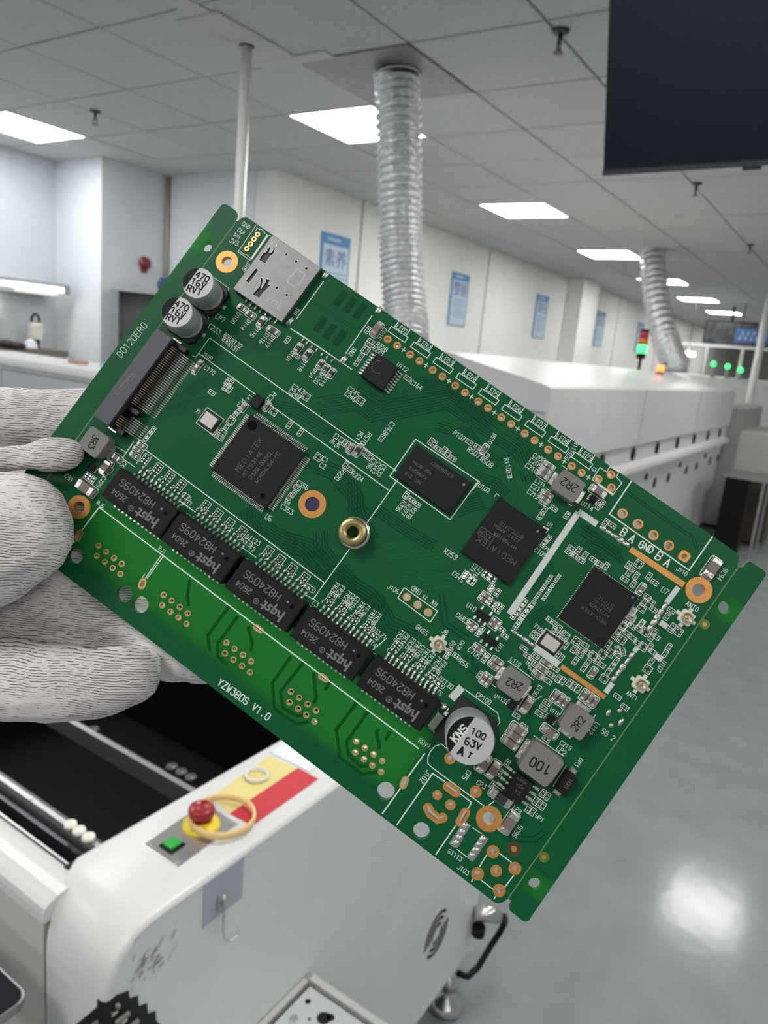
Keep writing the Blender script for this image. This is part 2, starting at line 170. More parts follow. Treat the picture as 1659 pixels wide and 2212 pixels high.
LSLOT=[(95.77,-73.81),(96.7,-74.31),(98.47,-74.34),(99.0,-73.64)]
CELL=[(9.26,-22.29,'x'),(9.48,-23.11,'x'),(19.91,-15.84,'y'),(23.33,-17.45,'x'),(32.14,-5.03,'y'),(34.04,-6.56,'x'),(34.02,-7.3,'x'),(34.22,-8.62,'d'),(34.22,-10.17,'y'),(34.27,-11.63,'y'),(44.5,-8.52,'x'),(29.83,-23.13,'d'),(39.44,-17.59,'d'),(13.58,-33.44,'x'),(14.83,-29.76,'y'),(15.57,-29.55,'y'),(15.19,-30.94,'y'),(16.16,-30.85,'y'),(20.33,-33.53,'y'),(20.19,-34.38,'y'),(20.28,-35.77,'d'),(20.29,-37.26,'y'),(20.32,-38.78,'d'),(18.85,-39.11,'x'),(18.98,-39.97,'x'),(20.48,-39.92,'x'),(30.48,-29.72,'y'),(33.21,-29.67,'y'),(39.15,-31.63,'d'),(39.24,-39.1,'x'),(39.4,-40.51,'y'),(39.12,-41.32,'y'),(26.28,-29.34,'d'),(55.66,-16.22,'y'),(56.44,-16.29,'y'),(57.67,-16.65,'x'),(58.81,-16.22,'y'),(59.78,-16.39,'y'),(61.1,-16.56,'x'),(47.27,-21.22,'y'),(46.05,-25.51,'y'),(46.84,-25.58,'y'),(47.62,-25.64,'y'),(41.79,-26.28,'y'),(42.52,-26.26,'y'),(44.53,-29.73,'y'),(45.66,-30.03,'x'),(57.81,-27.76,'y'),(59.21,-27.86,'x'),(60.61,-27.96,'x'),(61.89,-12.04,'x'),(63.83,-11.9,'x'),(65.94,-12.2,'x'),(71.9,-12.77,'z'),(79.21,-3.36,'y'),(80.36,-13.65,'x'),(81.46,-16.1,'y'),(81.42,-14.69,'y'),(82.73,-13.36,'x'),(85.5,-13.0,'y'),(89.42,-8.07,'y'),(89.69,-7.28,'y'),(85.19,-18.87,'y'),(84.99,-19.8,'y'),(89.85,-17.76,'x'),(91.12,-17.33,'y'),(92.67,-17.4,'y'),(89.87,-18.7,'x'),(91.18,-18.59,'x'),(92.6,-18.64,'x'),(94.45,-17.15,'x'),(95.81,-17.13,'x'),(97.07,-16.79,'y'),(89.73,-25.07,'t'),(90.92,-24.1,'t'),(89.76,-27.06,'t'),(90.92,-26.22,'t'),(89.73,-29.09,'t'),(90.97,-28.2,'t'),(77.84,-34.02,'d'),(76.34,-33.72,'y'),(79.53,-31.38,'d'),(80.86,-31.43,'d'),(81.59,-32.81,'y'),(83.21,-32.95,'y'),(92.26,-9.89,'y'),(93.59,-9.6,'x'),(100.37,-14.2,'y'),(101.15,-14.43,'x'),(101.83,-12.9,'d'),(101.23,-15.29,'y'),(101.26,-16.83,'x'),(102.69,-15.02,'y'),(103.15,-16.64,'y'),(104.69,-13.72,'y'),(106.18,-14.08,'x'),(106.61,-17.14,'x'),(107.67,-17.42,'x'),(106.7,-18.38,'y'),(106.95,-19.49,'d'),(108.85,-18.43,'x'),(106.15,-21.1,'y'),(106.44,-22.45,'d'),(105.88,-24.4,'d'),(111.62,-16.64,'x'),(111.59,-18.08,'y'),(108.5,-21.99,'y'),(113.53,-19.12,'y'),(88.46,-31.59,'y'),(88.43,-32.66,'y'),(88.46,-33.64,'y'),(88.25,-34.76,'y'),(89.85,-30.99,'y'),(89.75,-31.97,'y'),(89.7,-33.19,'y'),(89.61,-34.11,'y'),(89.73,-34.92,'y'),(89.74,-36.04,'y'),(94.27,-31.45,'x'),(95.17,-31.46,'x'),(95.95,-32.59,'y'),(96.6,-31.86,'y'),(97.82,-32.15,'y'),(98.62,-32.21,'y'),(97.34,-32.75,'y'),(99.35,-33.64,'y'),(99.23,-36.06,'y'),(100.03,-36.12,'y'),(93.21,-35.48,'y'),(94.0,-35.51,'y'),(100.54,-31.86,'d'),(101.03,-33.32,'y'),(102.31,-31.49,'x'),(102.25,-32.69,'x'),(102.47,-33.49,'x'),(103.5,-32.3,'x'),(104.7,-32.21,'d'),(105.76,-32.47,'y'),(105.87,-30.97,'d'),(102.5,-35.02,'y'),(104.53,-33.63,'y'),(104.52,-35.1,'y'),(106.86,-32.7,'x'),(108.65,-30.63,'y'),(108.64,-31.92,'y'),(108.58,-33.12,'y'),(108.7,-34.58,'d'),(93.3,-38.76,'x'),(94.7,-39.48,'x'),(95.89,-38.62,'x'),(95.63,-40.1,'y'),(96.81,-39.76,'x'),(96.76,-40.91,'x'),(100.31,-38.38,'x'),(100.29,-39.82,'x'),(100.43,-41.14,'x'),(101.8,-39.62,'y'),(102.71,-39.47,'y'),(103.93,-39.04,'y'),(104.89,-39.04,'y'),(105.81,-39.01,'y'),(105.97,-20.92,'y'),(106.31,-21.98,'d'),(106.13,-23.01,'y'),(105.99,-24.29,'d'),(105.93,-25.5,'y'),(107.39,-23.4,'x'),(108.61,-21.87,'y'),(108.69,-23.1,'x'),(109.99,-22.81,'d'),(107.26,-25.05,'x'),(108.71,-25.16,'x'),(109.99,-25.39,'x'),(105.83,-26.65,'y'),(107.28,-26.64,'d'),(111.23,-25.39,'d'),(112.24,-24.66,'y'),(111.39,-21.92,'y'),(111.5,-23.01,'y'),(112.11,-22.44,'x'),(113.44,-19.79,'x'),(114.93,-19.23,'d'),(115.07,-22.6,'y'),(115.19,-24.07,'y'),(113.97,-26.88,'y'),(114.22,-28.36,'d'),(105.74,-28.74,'y'),(106.93,-29.94,'d'),(107.67,-28.63,'z'),(108.74,-28.36,'z'),(108.2,-29.41,'x'),(113.18,-25.14,'x'),(112.56,-35.86,'x'),(114.74,-36.69,'x'),(102.61,-44.57,'x'),(102.61,-45.78,'x'),(102.55,-47.06,'x'),(99.36,-49.92,'x'),(76.05,-33.83,'y'),(77.9,-33.94,'d'),(81.97,-33.27,'y'),(83.22,-32.97,'y'),(83.57,-35.32,'d'),(85.03,-34.74,'x'),(84.98,-35.84,'x'),(82.88,-41.61,'x'),(84.65,-41.39,'y'),(84.84,-40.66,'y'),(88.42,-44.78,'y'),(88.24,-43.85,'x'),(87.84,-38.26,'x'),(89.04,-38.92,'x'),(89.46,-47.77,'y'),(82.17,-47.56,'y'),(82.21,-48.35,'y'),(83.75,-47.47,'x'),(102.96,-58.19,'y'),(102.86,-60.43,'y'),(103.06,-63.09,'y'),(111.44,-58.76,'y'),(112.45,-58.77,'y'),(111.17,-60.73,'y'),(112.04,-60.72,'y'),(112.8,-60.73,'y'),(110.9,-62.71,'y'),(111.89,-62.68,'y'),(101.6,-50.73,'x'),(106.31,-50.2,'x'),(6.0,-58.29,'y'),(2.54,-61.85,'y'),(3.3,-61.81,'y'),(4.22,-61.8,'y'),(8.2,-46.57,'y'),(8.08,-47.79,'y'),(8.11,-49.03,'y')]
CAP=[(77.28,-7.09,'x',1.75,0.9,0.7,'g'),(77.3,-8.28,'x',1.75,0.9,0.7,'g'),(77.29,-9.38,'x',1.75,0.9,0.7,'g'),(80.11,-11.95,'x',1.7,0.85,0.7,'b'),(80.26,-12.84,'x',1.5,0.8,0.7,'b'),(65.09,-11.47,'y',1.4,0.8,0.6,'b'),(81.94,-34.76,'x',1.5,0.8,0.7,'b'),(81.8,-35.66,'x',1.5,0.8,0.7,'b'),(82.81,-40.78,'x',1.5,0.85,0.7,'b'),(86.13,-37.57,'x',1.4,0.8,0.6,'b'),(86.07,-38.66,'x',1.4,0.8,0.6,'b'),(86.35,-43.73,'x',1.6,0.9,0.7,'b'),(90.62,-43.72,'x',1.7,0.9,0.8,'b'),(90.52,-44.73,'x',1.7,0.9,0.8,'b'),(90.43,-47.75,'y',1.7,0.85,0.8,'b'),(91.36,-47.76,'y',1.7,0.85,0.8,'b'),(8.27,-50.32,'x',1.5,0.85,0.7,'g'),(8.15,-51.53,'x',1.5,0.85,0.7,'g'),(8.32,-52.79,'x',1.6,0.9,0.7,'g'),(5.66,-55.31,'x',1.7,1.1,0.9,'b'),(20.8,-32.17,'y',1.3,0.8,0.6,'b'),(24.54,-29.33,'y',1.3,0.8,0.6,'b'),(43.48,-26.53,'y',1.4,0.85,0.7,'b'),(44.87,-25.96,'y',2.1,1.0,0.8,'k'),(8.0,-30.26,'y',1.3,0.9,0.7,'b'),(7.98,-31.5,'y',1.3,0.8,0.6,'b'),(102.98,-42.66,'y',1.7,0.85,0.8,'b'),(104.13,-42.58,'y',1.7,0.85,0.8,'b'),(105.22,-42.55,'y',1.7,0.85,0.8,'b'),(107.33,-39.29,'y',1.7,0.9,0.8,'b'),(108.51,-39.27,'y',1.7,0.9,0.8,'b'),(109.61,-39.28,'y',1.7,0.9,0.8,'b'),(98.29,-38.58,'x',1.6,0.85,0.7,'b'),(98.38,-39.93,'x',1.6,0.85,0.7,'b'),(98.27,-41.25,'x',1.6,0.85,0.7,'b'),(106.34,-34.93,'y',1.6,0.9,0.8,'b'),(104.81,-16.54,'y',1.6,0.9,0.8,'b'),(33.69,-3.92,'y',3.0,1.5,1.1,'b'),(113.17,-5.71,'y',4.4,2.2,1.3,'b'),(109.44,-66.87,'y',4.4,2.2,1.3,'b'),(4.23,-63.86,'x',4.4,2.2,1.3,'b'),(5.03,-58.18,'y',3.0,1.7,1.2,'b'),(105.52,-64.02,'x',4.6,2.1,1.4,'k'),(99.34,-60.85,'y',3.4,1.75,1.3,'b'),(101.48,-60.65,'y',3.4,1.75,1.3,'b'),(99.66,-47.11,'y',3.2,1.7,1.3,'b'),(106.02,-48.68,'x',3.2,1.6,1.3,'b'),(101.05,-51.73,'x',3.1,1.42,1.2,'b'),(101.15,-53.18,'x',3.1,1.42,1.2,'b'),(101.18,-54.76,'x',3.1,1.42,1.2,'b'),(87.7,-5.89,'x',3.1,1.5,1.2,'b'),(8.38,-15.79,'x',1.6,1.0,0.6,'k'),(10.56,-15.95,'x',1.6,1.0,0.6,'k'),(13.33,-15.89,'y',1.8,1.1,0.6,'k'),(16.4,-16.06,'x',2.2,1.1,0.6,'k'),(22.75,-16.06,'y',1.6,1.0,0.6,'k'),(25.14,-16.05,'y',1.8,1.1,0.6,'k'),(28.45,-16.17,'y',1.4,0.9,0.6,'k'),(29.94,-16.32,'y',1.4,0.9,0.6,'k'),(31.35,-16.34,'y',1.4,0.9,0.6,'k')]
TRACE=[(8,0.52,0.2,'d',[(33.1,-23.42),(38.92,-18.02),(43.15,-18.05),(53.52,-7.52),(64.82,-7.51),(70.91,-7.38),(76.31,-11.09)]),(10,0.28,0.1,'d',[(6.62,-41.08),(9.71,-37.93),(10.42,-32.64),(11.1,-32.17)]),(8,0.28,0.1,'d',[(7.08,-44.79),(10.03,-39.72),(13.81,-35.09)]),(12,0.26,0.1,'d',[(12.6,-24.69),(12.72,-22.08),(19.12,-17.19),(21.21,-17.27),(24.37,-18.11)]),(6,0.62,0.24,'d',[(36.93,-31.16),(40.27,-33.01),(43.9,-32.18),(50.09,-33.94),(51.84,-36.35),(57.39,-38.97)]),(6,0.55,0.22,'d',[(33.79,-48.4),(35.67,-50.26),(40.47,-51.99)]),(7,0.62,0.28,'d',[(43.38,-49.11),(48.11,-47.44),(54.57,-48.88),(63.41,-48.3),(67.95,-49.58),(69.82,-50.85),(75.61,-49.26)]),(6,0.55,0.22,'d',[(48.08,-43.33),(50.34,-46.09),(54.3,-47.14),(59.81,-48.01),(65.46,-47.79),(67.45,-49.22)]),(5,0.75,0.26,'l',[(60.84,-39.33),(63.81,-36.72),(66.86,-36.95),(70.95,-33.31)]),(4,0.75,0.26,'l',[(65.92,-41.09),(67.88,-39.45),(70.16,-39.97),(74.72,-35.98),(77.9,-36.79),(79.29,-35.08)]),(2,0.9,0.3,'d',[(74.44,-39.28),(78.51,-43.71),(83.76,-43.46)]),(5,0.5,0.2,'l',[(69.08,-8.07),(71.48,-8.81),(74.33,-11.89),(77.69,-15.05)]),(8,0.42,0.16,'l',[(83.57,-23.55),(85.81,-24.09),(87.69,-23.45)]),(4,0.6,0.2,'d',[(88.66,-13.73),(94.28,-13.53),(98.04,-13.69)]),(9,0.5,0.18,'d',[(85.44,-26.66),(88.19,-26.53),(90.22,-23.5)]),(6,0.5,0.18,'d',[(91.53,-34.35),(92.62,-31.47),(93.96,-28.94)]),(2,1.2,0.3,'d',[(85.59,-45.86),(86.8,-47.58),(89.32,-47.84)]),(5,0.6,0.25,'d',[(47.71,-31.22),(50.56,-34.83),(54.24,-35.87)]),(2,0.5,0.12,'d',[(17.79,-6.48),(29.84,-6.35),(32.13,-3.28)]),(3,0.5,0.12,'d',[(39.18,-15.16),(43.46,-14.93),(45.81,-11.32),(46.36,-7.97),(49.41,-5.37),(55.76,-5.42)]),(2,0.5,0.2,'d',[(92.44,-2.64),(101.71,-2.92),(107.38,-2.82),(109.06,-4.22)]),(3,0.45,0.2,'d',[(89.18,-12.86),(96.81,-13.22),(98.97,-14.55)]),(7,0.5,0.2,'d',[(67.49,-24.19),(68.95,-22.19),(70.73,-19.97)]),(6,0.5,0.2,'d',[(66.52,-17.37),(70.99,-15.93),(73.77,-16.86)]),(6,0.45,0.17,'d',[(79.92,-18.27),(83.54,-18.09),(84.58,-13.52)]),(6,0.5,0.2,'d',[(48.12,-7.81),(52.52,-5.76),(56.75,-6.27),(63.01,-6.33)]),(4,0.6,0.22,'l',[(50.83,-15.05),(54.9,-12.22),(60.93,-11.19),(62.01,-12.39)]),(5,0.5,0.2,'d',[(54.22,-33.46),(61.9,-33.34),(68.18,-32.7)]),(5,0.55,0.2,'d',[(25.24,-28.62),(29.75,-26.49),(36.91,-25.98),(42.53,-25.51)]),(4,0.55,0.2,'l',[(31.7,-23.64),(35.93,-21.2),(38.21,-18.88)]),(6,0.5,0.2,'d',[(49.86,-49.83),(53.65,-50.98),(59.72,-51.92)]),(5,0.5,0.2,'d',[(54.85,-12.97),(60.79,-10.79),(65.49,-12.37),(69.19,-12.21)]),(4,0.5,0.2,'l',[(63.69,-7.05),(68.38,-6.95),(72.65,-8.33),(76.05,-12.21)]),(3,0.7,0.2,'d',[(87.99,-45.94),(90.93,-47.18),(91.48,-50.93)]),(2,1.0,0.25,'d',[(110.5,-69.68),(115.08,-66.49),(115.6,-64.34)]),(6,0.55,0.2,'d',[(33.35,-47.69),(38.21,-49.15),(44.19,-48.8),(50.76,-48.98)]),(6,0.35,0.13,'d',[(8.46,-36.27),(12.35,-31.06),(16.51,-31.46),(20.76,-30.27)]),(6,0.5,0.18,'d',[(90.74,-16.02),(94.21,-15.12),(96.76,-15.14)]),(4,0.5,0.16,'d',[(37.02,-14.92),(41.01,-15.64),(44.49,-15.67)])]
LOOP=[[(57.88,-66.57),(57.87,-72.67),(61.13,-76.36),(66.31,-76.23),(67.99,-74.47)],[(60.46,-66.01),(60.21,-73.08),(62.32,-75.22),(65.61,-74.9),(66.54,-73.96)],[(63.28,-66.34),(66.47,-69.8),(66.75,-70.92)],[(73.37,-65.27),(73.22,-72.44),(76.82,-76.3),(82.09,-76.27),(84.26,-74.15)],[(76.12,-66.13),(76.14,-73.16),(77.83,-74.77),(81.07,-75.22),(82.33,-74.03)],[(79.81,-67.59),(79.71,-68.18),(82.05,-70.35)],[(32.6,-66.36),(34.05,-68.97),(35.41,-70.43)],[(42.08,-65.87),(42.05,-72.9),(44.14,-75.01)],[(44.71,-66.39),(44.62,-72.97),(46.13,-75.0),(48.68,-75.07)],[(47.58,-66.72),(50.2,-68.92),(50.77,-70.19)],[(81.78,-66.66),(81.94,-68.35)],[(66.96,-66.03),(67.01,-67.57)]]
RECT={'lqfp':(23.23,-45.94,36.91,-32.51,1.4),'dram':(53.82,-25.99,66.95,-18.5,1.0),'soc':(72.92,-30.64,84.0,-17.72,1.0),'wifi':(95.22,-30.14,105.18,-18.15,0.85),'sim':(4.92,-13.74,17.15,-0.25,1.4),'ssop':(36.79,-13.57,42.05,-8.0,1.5),'L111':(79.78,-10.95,84.98,-6.39,3.0),'L110':(92.74,-47.58,97.71,-42.78,3.0),'L112':(106.01,-46.64,110.96,-41.61,3.0),'LP2':(104.22,-57.22,110.49,-51.17,3.5),'L3R':(-1.41,-57.7,3.52,-52.7,3.0),'sop8':(105.11,-62.79,108.88,-58.14,1.5),'dp3':(112.33,-56.49,114.69,-52.51,2.0),'u10':(82.03,-38.89,84.92,-37.54,1.1),'u12':(85.64,-41.87,88.64,-40.66,1.1),'l4':(21.56,-31.01,23.62,-28.42,1.2),'y1':(15.21,-39.65,18.34,-37.01,0.9),'y100':(95.12,-36.19,98.36,-33.78,0.8),'m2':(-1.9,-50.92,1.94,-29.25,4.0),'m2p':(3.93,-46.94,7.04,-29.93,1.0),'u114':(87.11,-8.25,88.47,-7.0,0.8),'u113':(96.75,-49.44,98.32,-48.11,0.8),'u115':(103.98,-47.36,105.55,-45.97,0.8),'u13':(1.75,-60.42,3.3,-59.25,0.8)}
PT={'ant0':(114.53,-16.22),'ant1':(114.6,-31.43),'ant2':(79.66,-47.61),'lna0':(111.92,-19.74),'lna1':(114.54,-25.43),'stand':(53.82,-39.69),'cp7':(-0.45,-16.92),'cp6':(-0.02,-24.31),'cp100':(93.54,-57.18),'top7':(1.36,-17.82),'top6':(1.41,-24.83),'top100':(93.36,-57.44),'g1':(103.72,-74.15),'g1b':(103.35,-71.81),'g1c':(103.88,-76.56),'g2':(107.42,-74.15),'g2b':(107.4,-71.76),'g2c':(107.5,-76.62),'fid':(112.92,-70.26),'f2':(118.23,-68.15),'f3':(118.06,-15.2),'5a':(112.88,-39.36),'5b':(114.3,-37.79),'5c':(115.7,-39.41),'5d':(114.59,-40.97),'sim1':(18.19,-0.59),'sim2':(31.48,-0.46),'sim3':(17.84,-12.5),'sim4':(31.55,-12.7),'hq':(21.88,-60.57,17.22,-60.52),'dot':(21.17,-57.56),'dim':(22.37,-57.6),'lqd':(24.85,-34.16),'lqe':(34.95,-44.32),'drd':(65.91,-19.65),'drq':(64.79,-23.8),'scd':(82.65,-18.91),'wfd':(104.27,-18.87),'ssa':(38.44,-10.48)}
TTXT=[('T1','H82409S',19.59,-57.89,11.11,-57.98,5.0,0.22),('T1','2604',14.51,-60.28,10.88,-60.32,5.0,0.2),('T1','R',16.48,-61.04,15.81,-61.04,5.0,0.12),('lqfp','MEDIATEK',27.7,-43.32,27.88,-35.08,1.4,0.1),('lqfp','MT7531AE',29.37,-43.37,29.49,-37.27,1.4,0.1),('lqfp','2328-BXDCL',30.8,-43.1,31.17,-35.98,1.4,0.1),('lqfp','ACMCHLS4-PC',32.32,-43.13,32.44,-35.33,1.4,0.1),('dram','SEC_319',59.1,-24.28,55.26,-24.37,1.0,0.08),('dram','K4BRG16',59.33,-22.91,55.13,-22.93,1.0,0.08),('dram','46E_BCMA',59.64,-21.58,55.18,-21.64,1.0,0.08),('dram','E7BB0BBY',63.33,-19.61,58.04,-19.8,1.0,0.08),('soc','MEDIATEK',82.82,-26.36,73.84,-26.72,1.0,0.1),('soc','ARM',76.32,-25.07,73.55,-25.14,1.0,0.09),('soc','MT7981BA',81.25,-23.94,75.95,-24.03,1.0,0.09),('soc','2247-AMSH',81.06,-22.65,75.14,-22.7,1.0,0.08),('soc','BTPC3V16',81.16,-21.63,75.72,-21.69,1.0,0.08),('wifi','MEDIATEK',103.03,-25.84,97.32,-25.95,0.85,0.07),('wifi','MT7976CN',102.74,-24.5,98.37,-24.54,0.85,0.07),('wifi','2252-AL',102.53,-23.44,98.38,-23.63,0.85,0.06),('wifi','BTP1C',102.42,-22.53,98.73,-22.47,0.85,0.06),('L111','2R2',84.11,-8.43,80.56,-8.57,3.0,0.2),('L110','2R2',96.84,-44.86,93.58,-45.53,3.0,0.2),('L112','2R2',108.59,-45.71,108.83,-42.65,3.0,0.2),('LP2','100',109.31,-54.26,105.25,-54.79,3.5,0.28),('L3R','3R3',0.72,-53.76,1.37,-56.64,3.0,0.2),('sop8','M2KV',107.66,-58.9,105.62,-59.03,1.5,0.07),('sop8','H2A',107.77,-59.96,106.09,-60.07,1.5,0.07),('sop8','S4',107.85,-61.16,106.56,-61.11,1.5,0.07),('dp3','H3S',113.69,-53.37,113.7,-55.36,2.0,0.1),('m2','C10203',-0.63,-44.91,-0.05,-39.44,4.0,0.12),('cap6','470',0.01,-23.47,3.04,-23.04,7.7,0.34),('cap6','16V',0.08,-25.05,3.31,-24.55,7.7,0.34),('cap6','RVT',0.18,-26.68,3.27,-25.98,7.7,0.34),('cap7','470',-0.12,-16.51,2.92,-16.15,7.7,0.34),('cap7','16V',-0.04,-18.11,3.12,-17.52,7.7,0.34),('cap7','RVT',0.09,-19.77,3.23,-18.98,7.7,0.34),('cap100','100',92.46,-55.82,95.29,-55.42,10.0,0.34),('cap100','63V',92.51,-57.94,95.6,-57.22,10.0,0.34),('cap100','A',92.51,-59.99,93.73,-59.68,10.0,0.5),('cap100','T',94.37,-59.57,95.14,-59.47,10.0,0.34),('kns','KNS',90.83,-59.31,91.36,-55.79,10.0,0.5)]
SIMH=[(9.71,-1.92),(12.25,-1.98),(14.8,-2.0),(12.24,-8.66),(14.78,-8.65)]
SIMC=[[(5.73,-1.34),(5.94,-4.0),(5.56,-4.0),(5.69,-5.99),(7.26,-5.96),(7.17,-3.93),(7.43,-3.25),(6.83,-1.31),(6.88,-3.36),(6.6,-3.68)],[(6.22,-7.67),(6.97,-7.75),(6.92,-11.15),(6.05,-11.08)],[(8.22,-8.55),(9.13,-10.34),(8.87,-12.54),(10.56,-12.4),(10.48,-11.19),(10.97,-8.46),(10.41,-9.09),(10.08,-8.05),(9.25,-8.31),(9.62,-8.99),(9.67,-10.61),(8.88,-8.74)]]
SIME=[[(13.22,-3.14),(15.35,-3.1),(15.59,-5.33),(14.82,-6.36),(13.22,-6.43),(12.99,-5.07),(13.35,-4.7),(13.22,-3.14)],[(11.43,-11.43),(12.39,-11.53),(12.32,-11.96),(11.48,-12.03)],[(13.17,-11.89),(13.16,-11.01),(14.14,-10.97),(14.15,-11.85)],[(14.63,-10.77),(14.74,-11.95),(15.7,-12.05)]]
SIMP=[(8.14,-14.16),(9.34,-14.31),(10.56,-14.29),(11.83,-14.27),(13.09,-14.22),(14.42,-14.28),(15.68,-14.43),(22.5,-14.14),(23.57,-14.21),(24.88,-14.27),(26.11,-14.23),(27.48,-14.37),(28.68,-14.29),(29.95,-14.3)]
HAND=[[(-47.23,-80.97,-10.0,9.0,1.0),(-19.71,-61.3,-8.6,6.8,1.0),(-9.46,-53.9,-8.2,6.5,1.0),(0.81,-46.86,-7.8,6.0,1.0)],[(-17.45,-97.92,6.0,17.0,0.8),(-2.34,-82.1,9.0,13.4,0.72),(1.56,-77.09,8.0,11.4,0.72),(2.49,-74.89,6.5,6.4,0.8)],[(-2.34,-82.1,9.0,13.4,0.72),(-1.16,-74.75,6.8,8.3,0.72),(-0.17,-71.7,5.6,5.2,0.8)],[(-2.34,-82.1,9.0,13.4,0.72),(1.77,-80.38,7.0,9.8,0.72),(3.65,-76.99,5.8,6.0,0.8)],[(-18.02,-74.09,5.0,4.5,0.8),(-11.73,-68.24,3.4,2.7,0.85),(-6.75,-64.19,2.9,2.6,0.85)],[(-8.15,-65.05,3.4,2.2,0.85),(-5.14,-62.8,3.3,3.5,0.8),(-1.81,-60.28,2.9,3.4,0.8)],[(-35.13,-95.84,-10.0,10.0,1.0),(-4.44,-74.8,-9.4,7.6,1.0),(4.52,-69.13,-8.8,6.4,1.0)],[(-28.06,-104.54,-10.0,10.0,1.0),(2.98,-81.15,-9.6,7.4,1.0),(17.13,-77.09,-8.6,6.3,1.0)],[(-22.91,-113.32,-12.0,10.0,1.0),(6.37,-89.71,-10.6,6.8,1.0),(26.39,-81.89,-10.0,6.4,1.0),(39.32,-80.44,-9.4,6.0,1.0),(46.95,-75.84,-9.4,5.6,1.0)],[(-18.44,-118.8,-12.0,10.0,1.0),(10.99,-96.85,-12.0,6.2,1.0),(25.68,-90.4,-11.6,5.4,1.0),(40.92,-81.57,-10.6,4.6,1.0)],[(-8.55,-118.68,-2.0,11.0,1.0),(12.5,-104.76,-1.0,8.3,0.9),(20.92,-99.96,-1.0,8.0,0.9),(29.8,-93.25,-1.0,7.0,0.9),(34.21,-88.46,-1.0,5.7,0.9),(34.56,-86.05,-1.6,3.7,1.0)],[(29.8,-93.25,-1.0,7.0,0.9),(35.86,-88.6,-1.0,4.0,1.0)],[(-53.71,-84.1,-8.0,14.0,1.0),(-33.71,-107.46,-6.0,24.0,1.0),(-19.77,-125.4,-8.0,17.0,1.0)],[(-33.71,-107.46,-6.0,24.0,1.0),(-79.46,-190.29,-30.0,30.0,1.0)]]

# ================================================================= MATERIALS
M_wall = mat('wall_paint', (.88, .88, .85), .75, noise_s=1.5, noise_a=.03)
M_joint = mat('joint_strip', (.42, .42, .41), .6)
M_wallb = mat('wall_paint_shade', (.74, .76, .79), .75, noise_s=1.5, noise_a=.03)  # wall paint with grey-blue shade worked into its colour
M_tile = mat('mineral_tile', (.56, .57, .56), .9, noise_s=60, noise_a=.06, bump_s=300, bump=.25)
M_void = mat('ceiling_void', (.12, .125, .13), .9)
M_floor = mat('epoxy_floor', (.235, .258, .265), .14, spec=.28, noise_s=7, noise_a=.07, bump_s=14, bump=.05, dist=.01)
M_lamp = mat('lamp_diffuser', (1, 1, 1), .5, emit=(1, .99, .96), es=LAMP)
M_lamp2 = mat('lamp_diffuser_dim', (1, 1, 1), .5, emit=(.92, .96, 1), es=LAMP * .75)
M_lframe = mat('lamp_frame', (.85, .85, .8), .4)
M_white = mat('powder_coat_white', (.64, .648, .64), .33, noise_s=4, noise_a=.02)
M_whiteg = mat('powder_coat_grey_white', (.64, .655, .645), .38, noise_s=6, noise_a=.03)
M_black = mat('matt_black', (.0025, .0025, .003), .5, spec=.25)
M_blackg = mat('gloss_black', (.012, .014, .018), .22)
M_screen = mat('screen_glass', (.008, .011, .017), .3, spec=.15)
M_steel = mat('steel', (.62, .62, .62), .28, 1)
M_dsteel = mat('dark_steel', (.10, .10, .11), .35, .8)
M_alu = mat('aluminium_foil', (.72, .73, .75), .36, 1, noise_s=55, noise_a=.22, bump_s=110, bump=.8, dist=.004)
M_alup = mat('aluminium_panel', (.36, .36, .36), .5, .6, noise_s=20, noise_a=.08)
M_pole = mat('pole_enamel', (.78, .78, .76), .3)
M_red = mat('red_plastic', (.30, .012, .02), .28)
M_redl = mat('red_label', (.52, .022, .035), .5)
M_yel = mat('yellow_plastic', (.80, .60, .02), .4)
M_yell = mat('yellow_label', (.68, .59, .22), .55)
M_tape = mat('tape_roll', (.72, .52, .22), .55)
M_blue = mat('poster_blue', (.10, .30, .58), .6)
M_poster = mat('poster_paper', (.56, .70, .78), .6, noise_s=12, noise_a=.05)
M_ink = mat('poster_ink', (.10, .12, .42), .6)
M_brown = mat('bench_wood', (.20, .17, .13), .6)
M_grey = mat('grey_paint', (.26, .27, .28), .5)
M_cream = mat('cream_plastic', (.66, .63, .55), .5)
M_cloth = mat('dark_cloth', (.05, .035, .045), .9)
M_gled = mat('green_lamp', (.05, .9, .2), .3, emit=(.03, .85, .12), es=1.2)
M_oled = mat('orange_lamp', (.9, .3, .05), .3, emit=(1, .14, .03), es=1.3)
M_rtow = mat('red_lens', (.35, .02, .02), .25)
M_otow = mat('amber_lens', (.55, .12, .02), .25)
M_gbtn = mat('green_button', (.015, .33, .03), .35, emit=(.02, .6, .05), es=.04)
M_clear = mat('clear_pad', (.52, .54, .64), .3, alpha=.75)
M_roller = mat('nylon_roller', (.85, .83, .74), .35)
M_tube = mat('tube_lamp', (1, 1, 1), .5, emit=(1, 1, .93), es=3)
M_rail = mat('rail_aluminium', (.45, .45, .45), .35, .9)

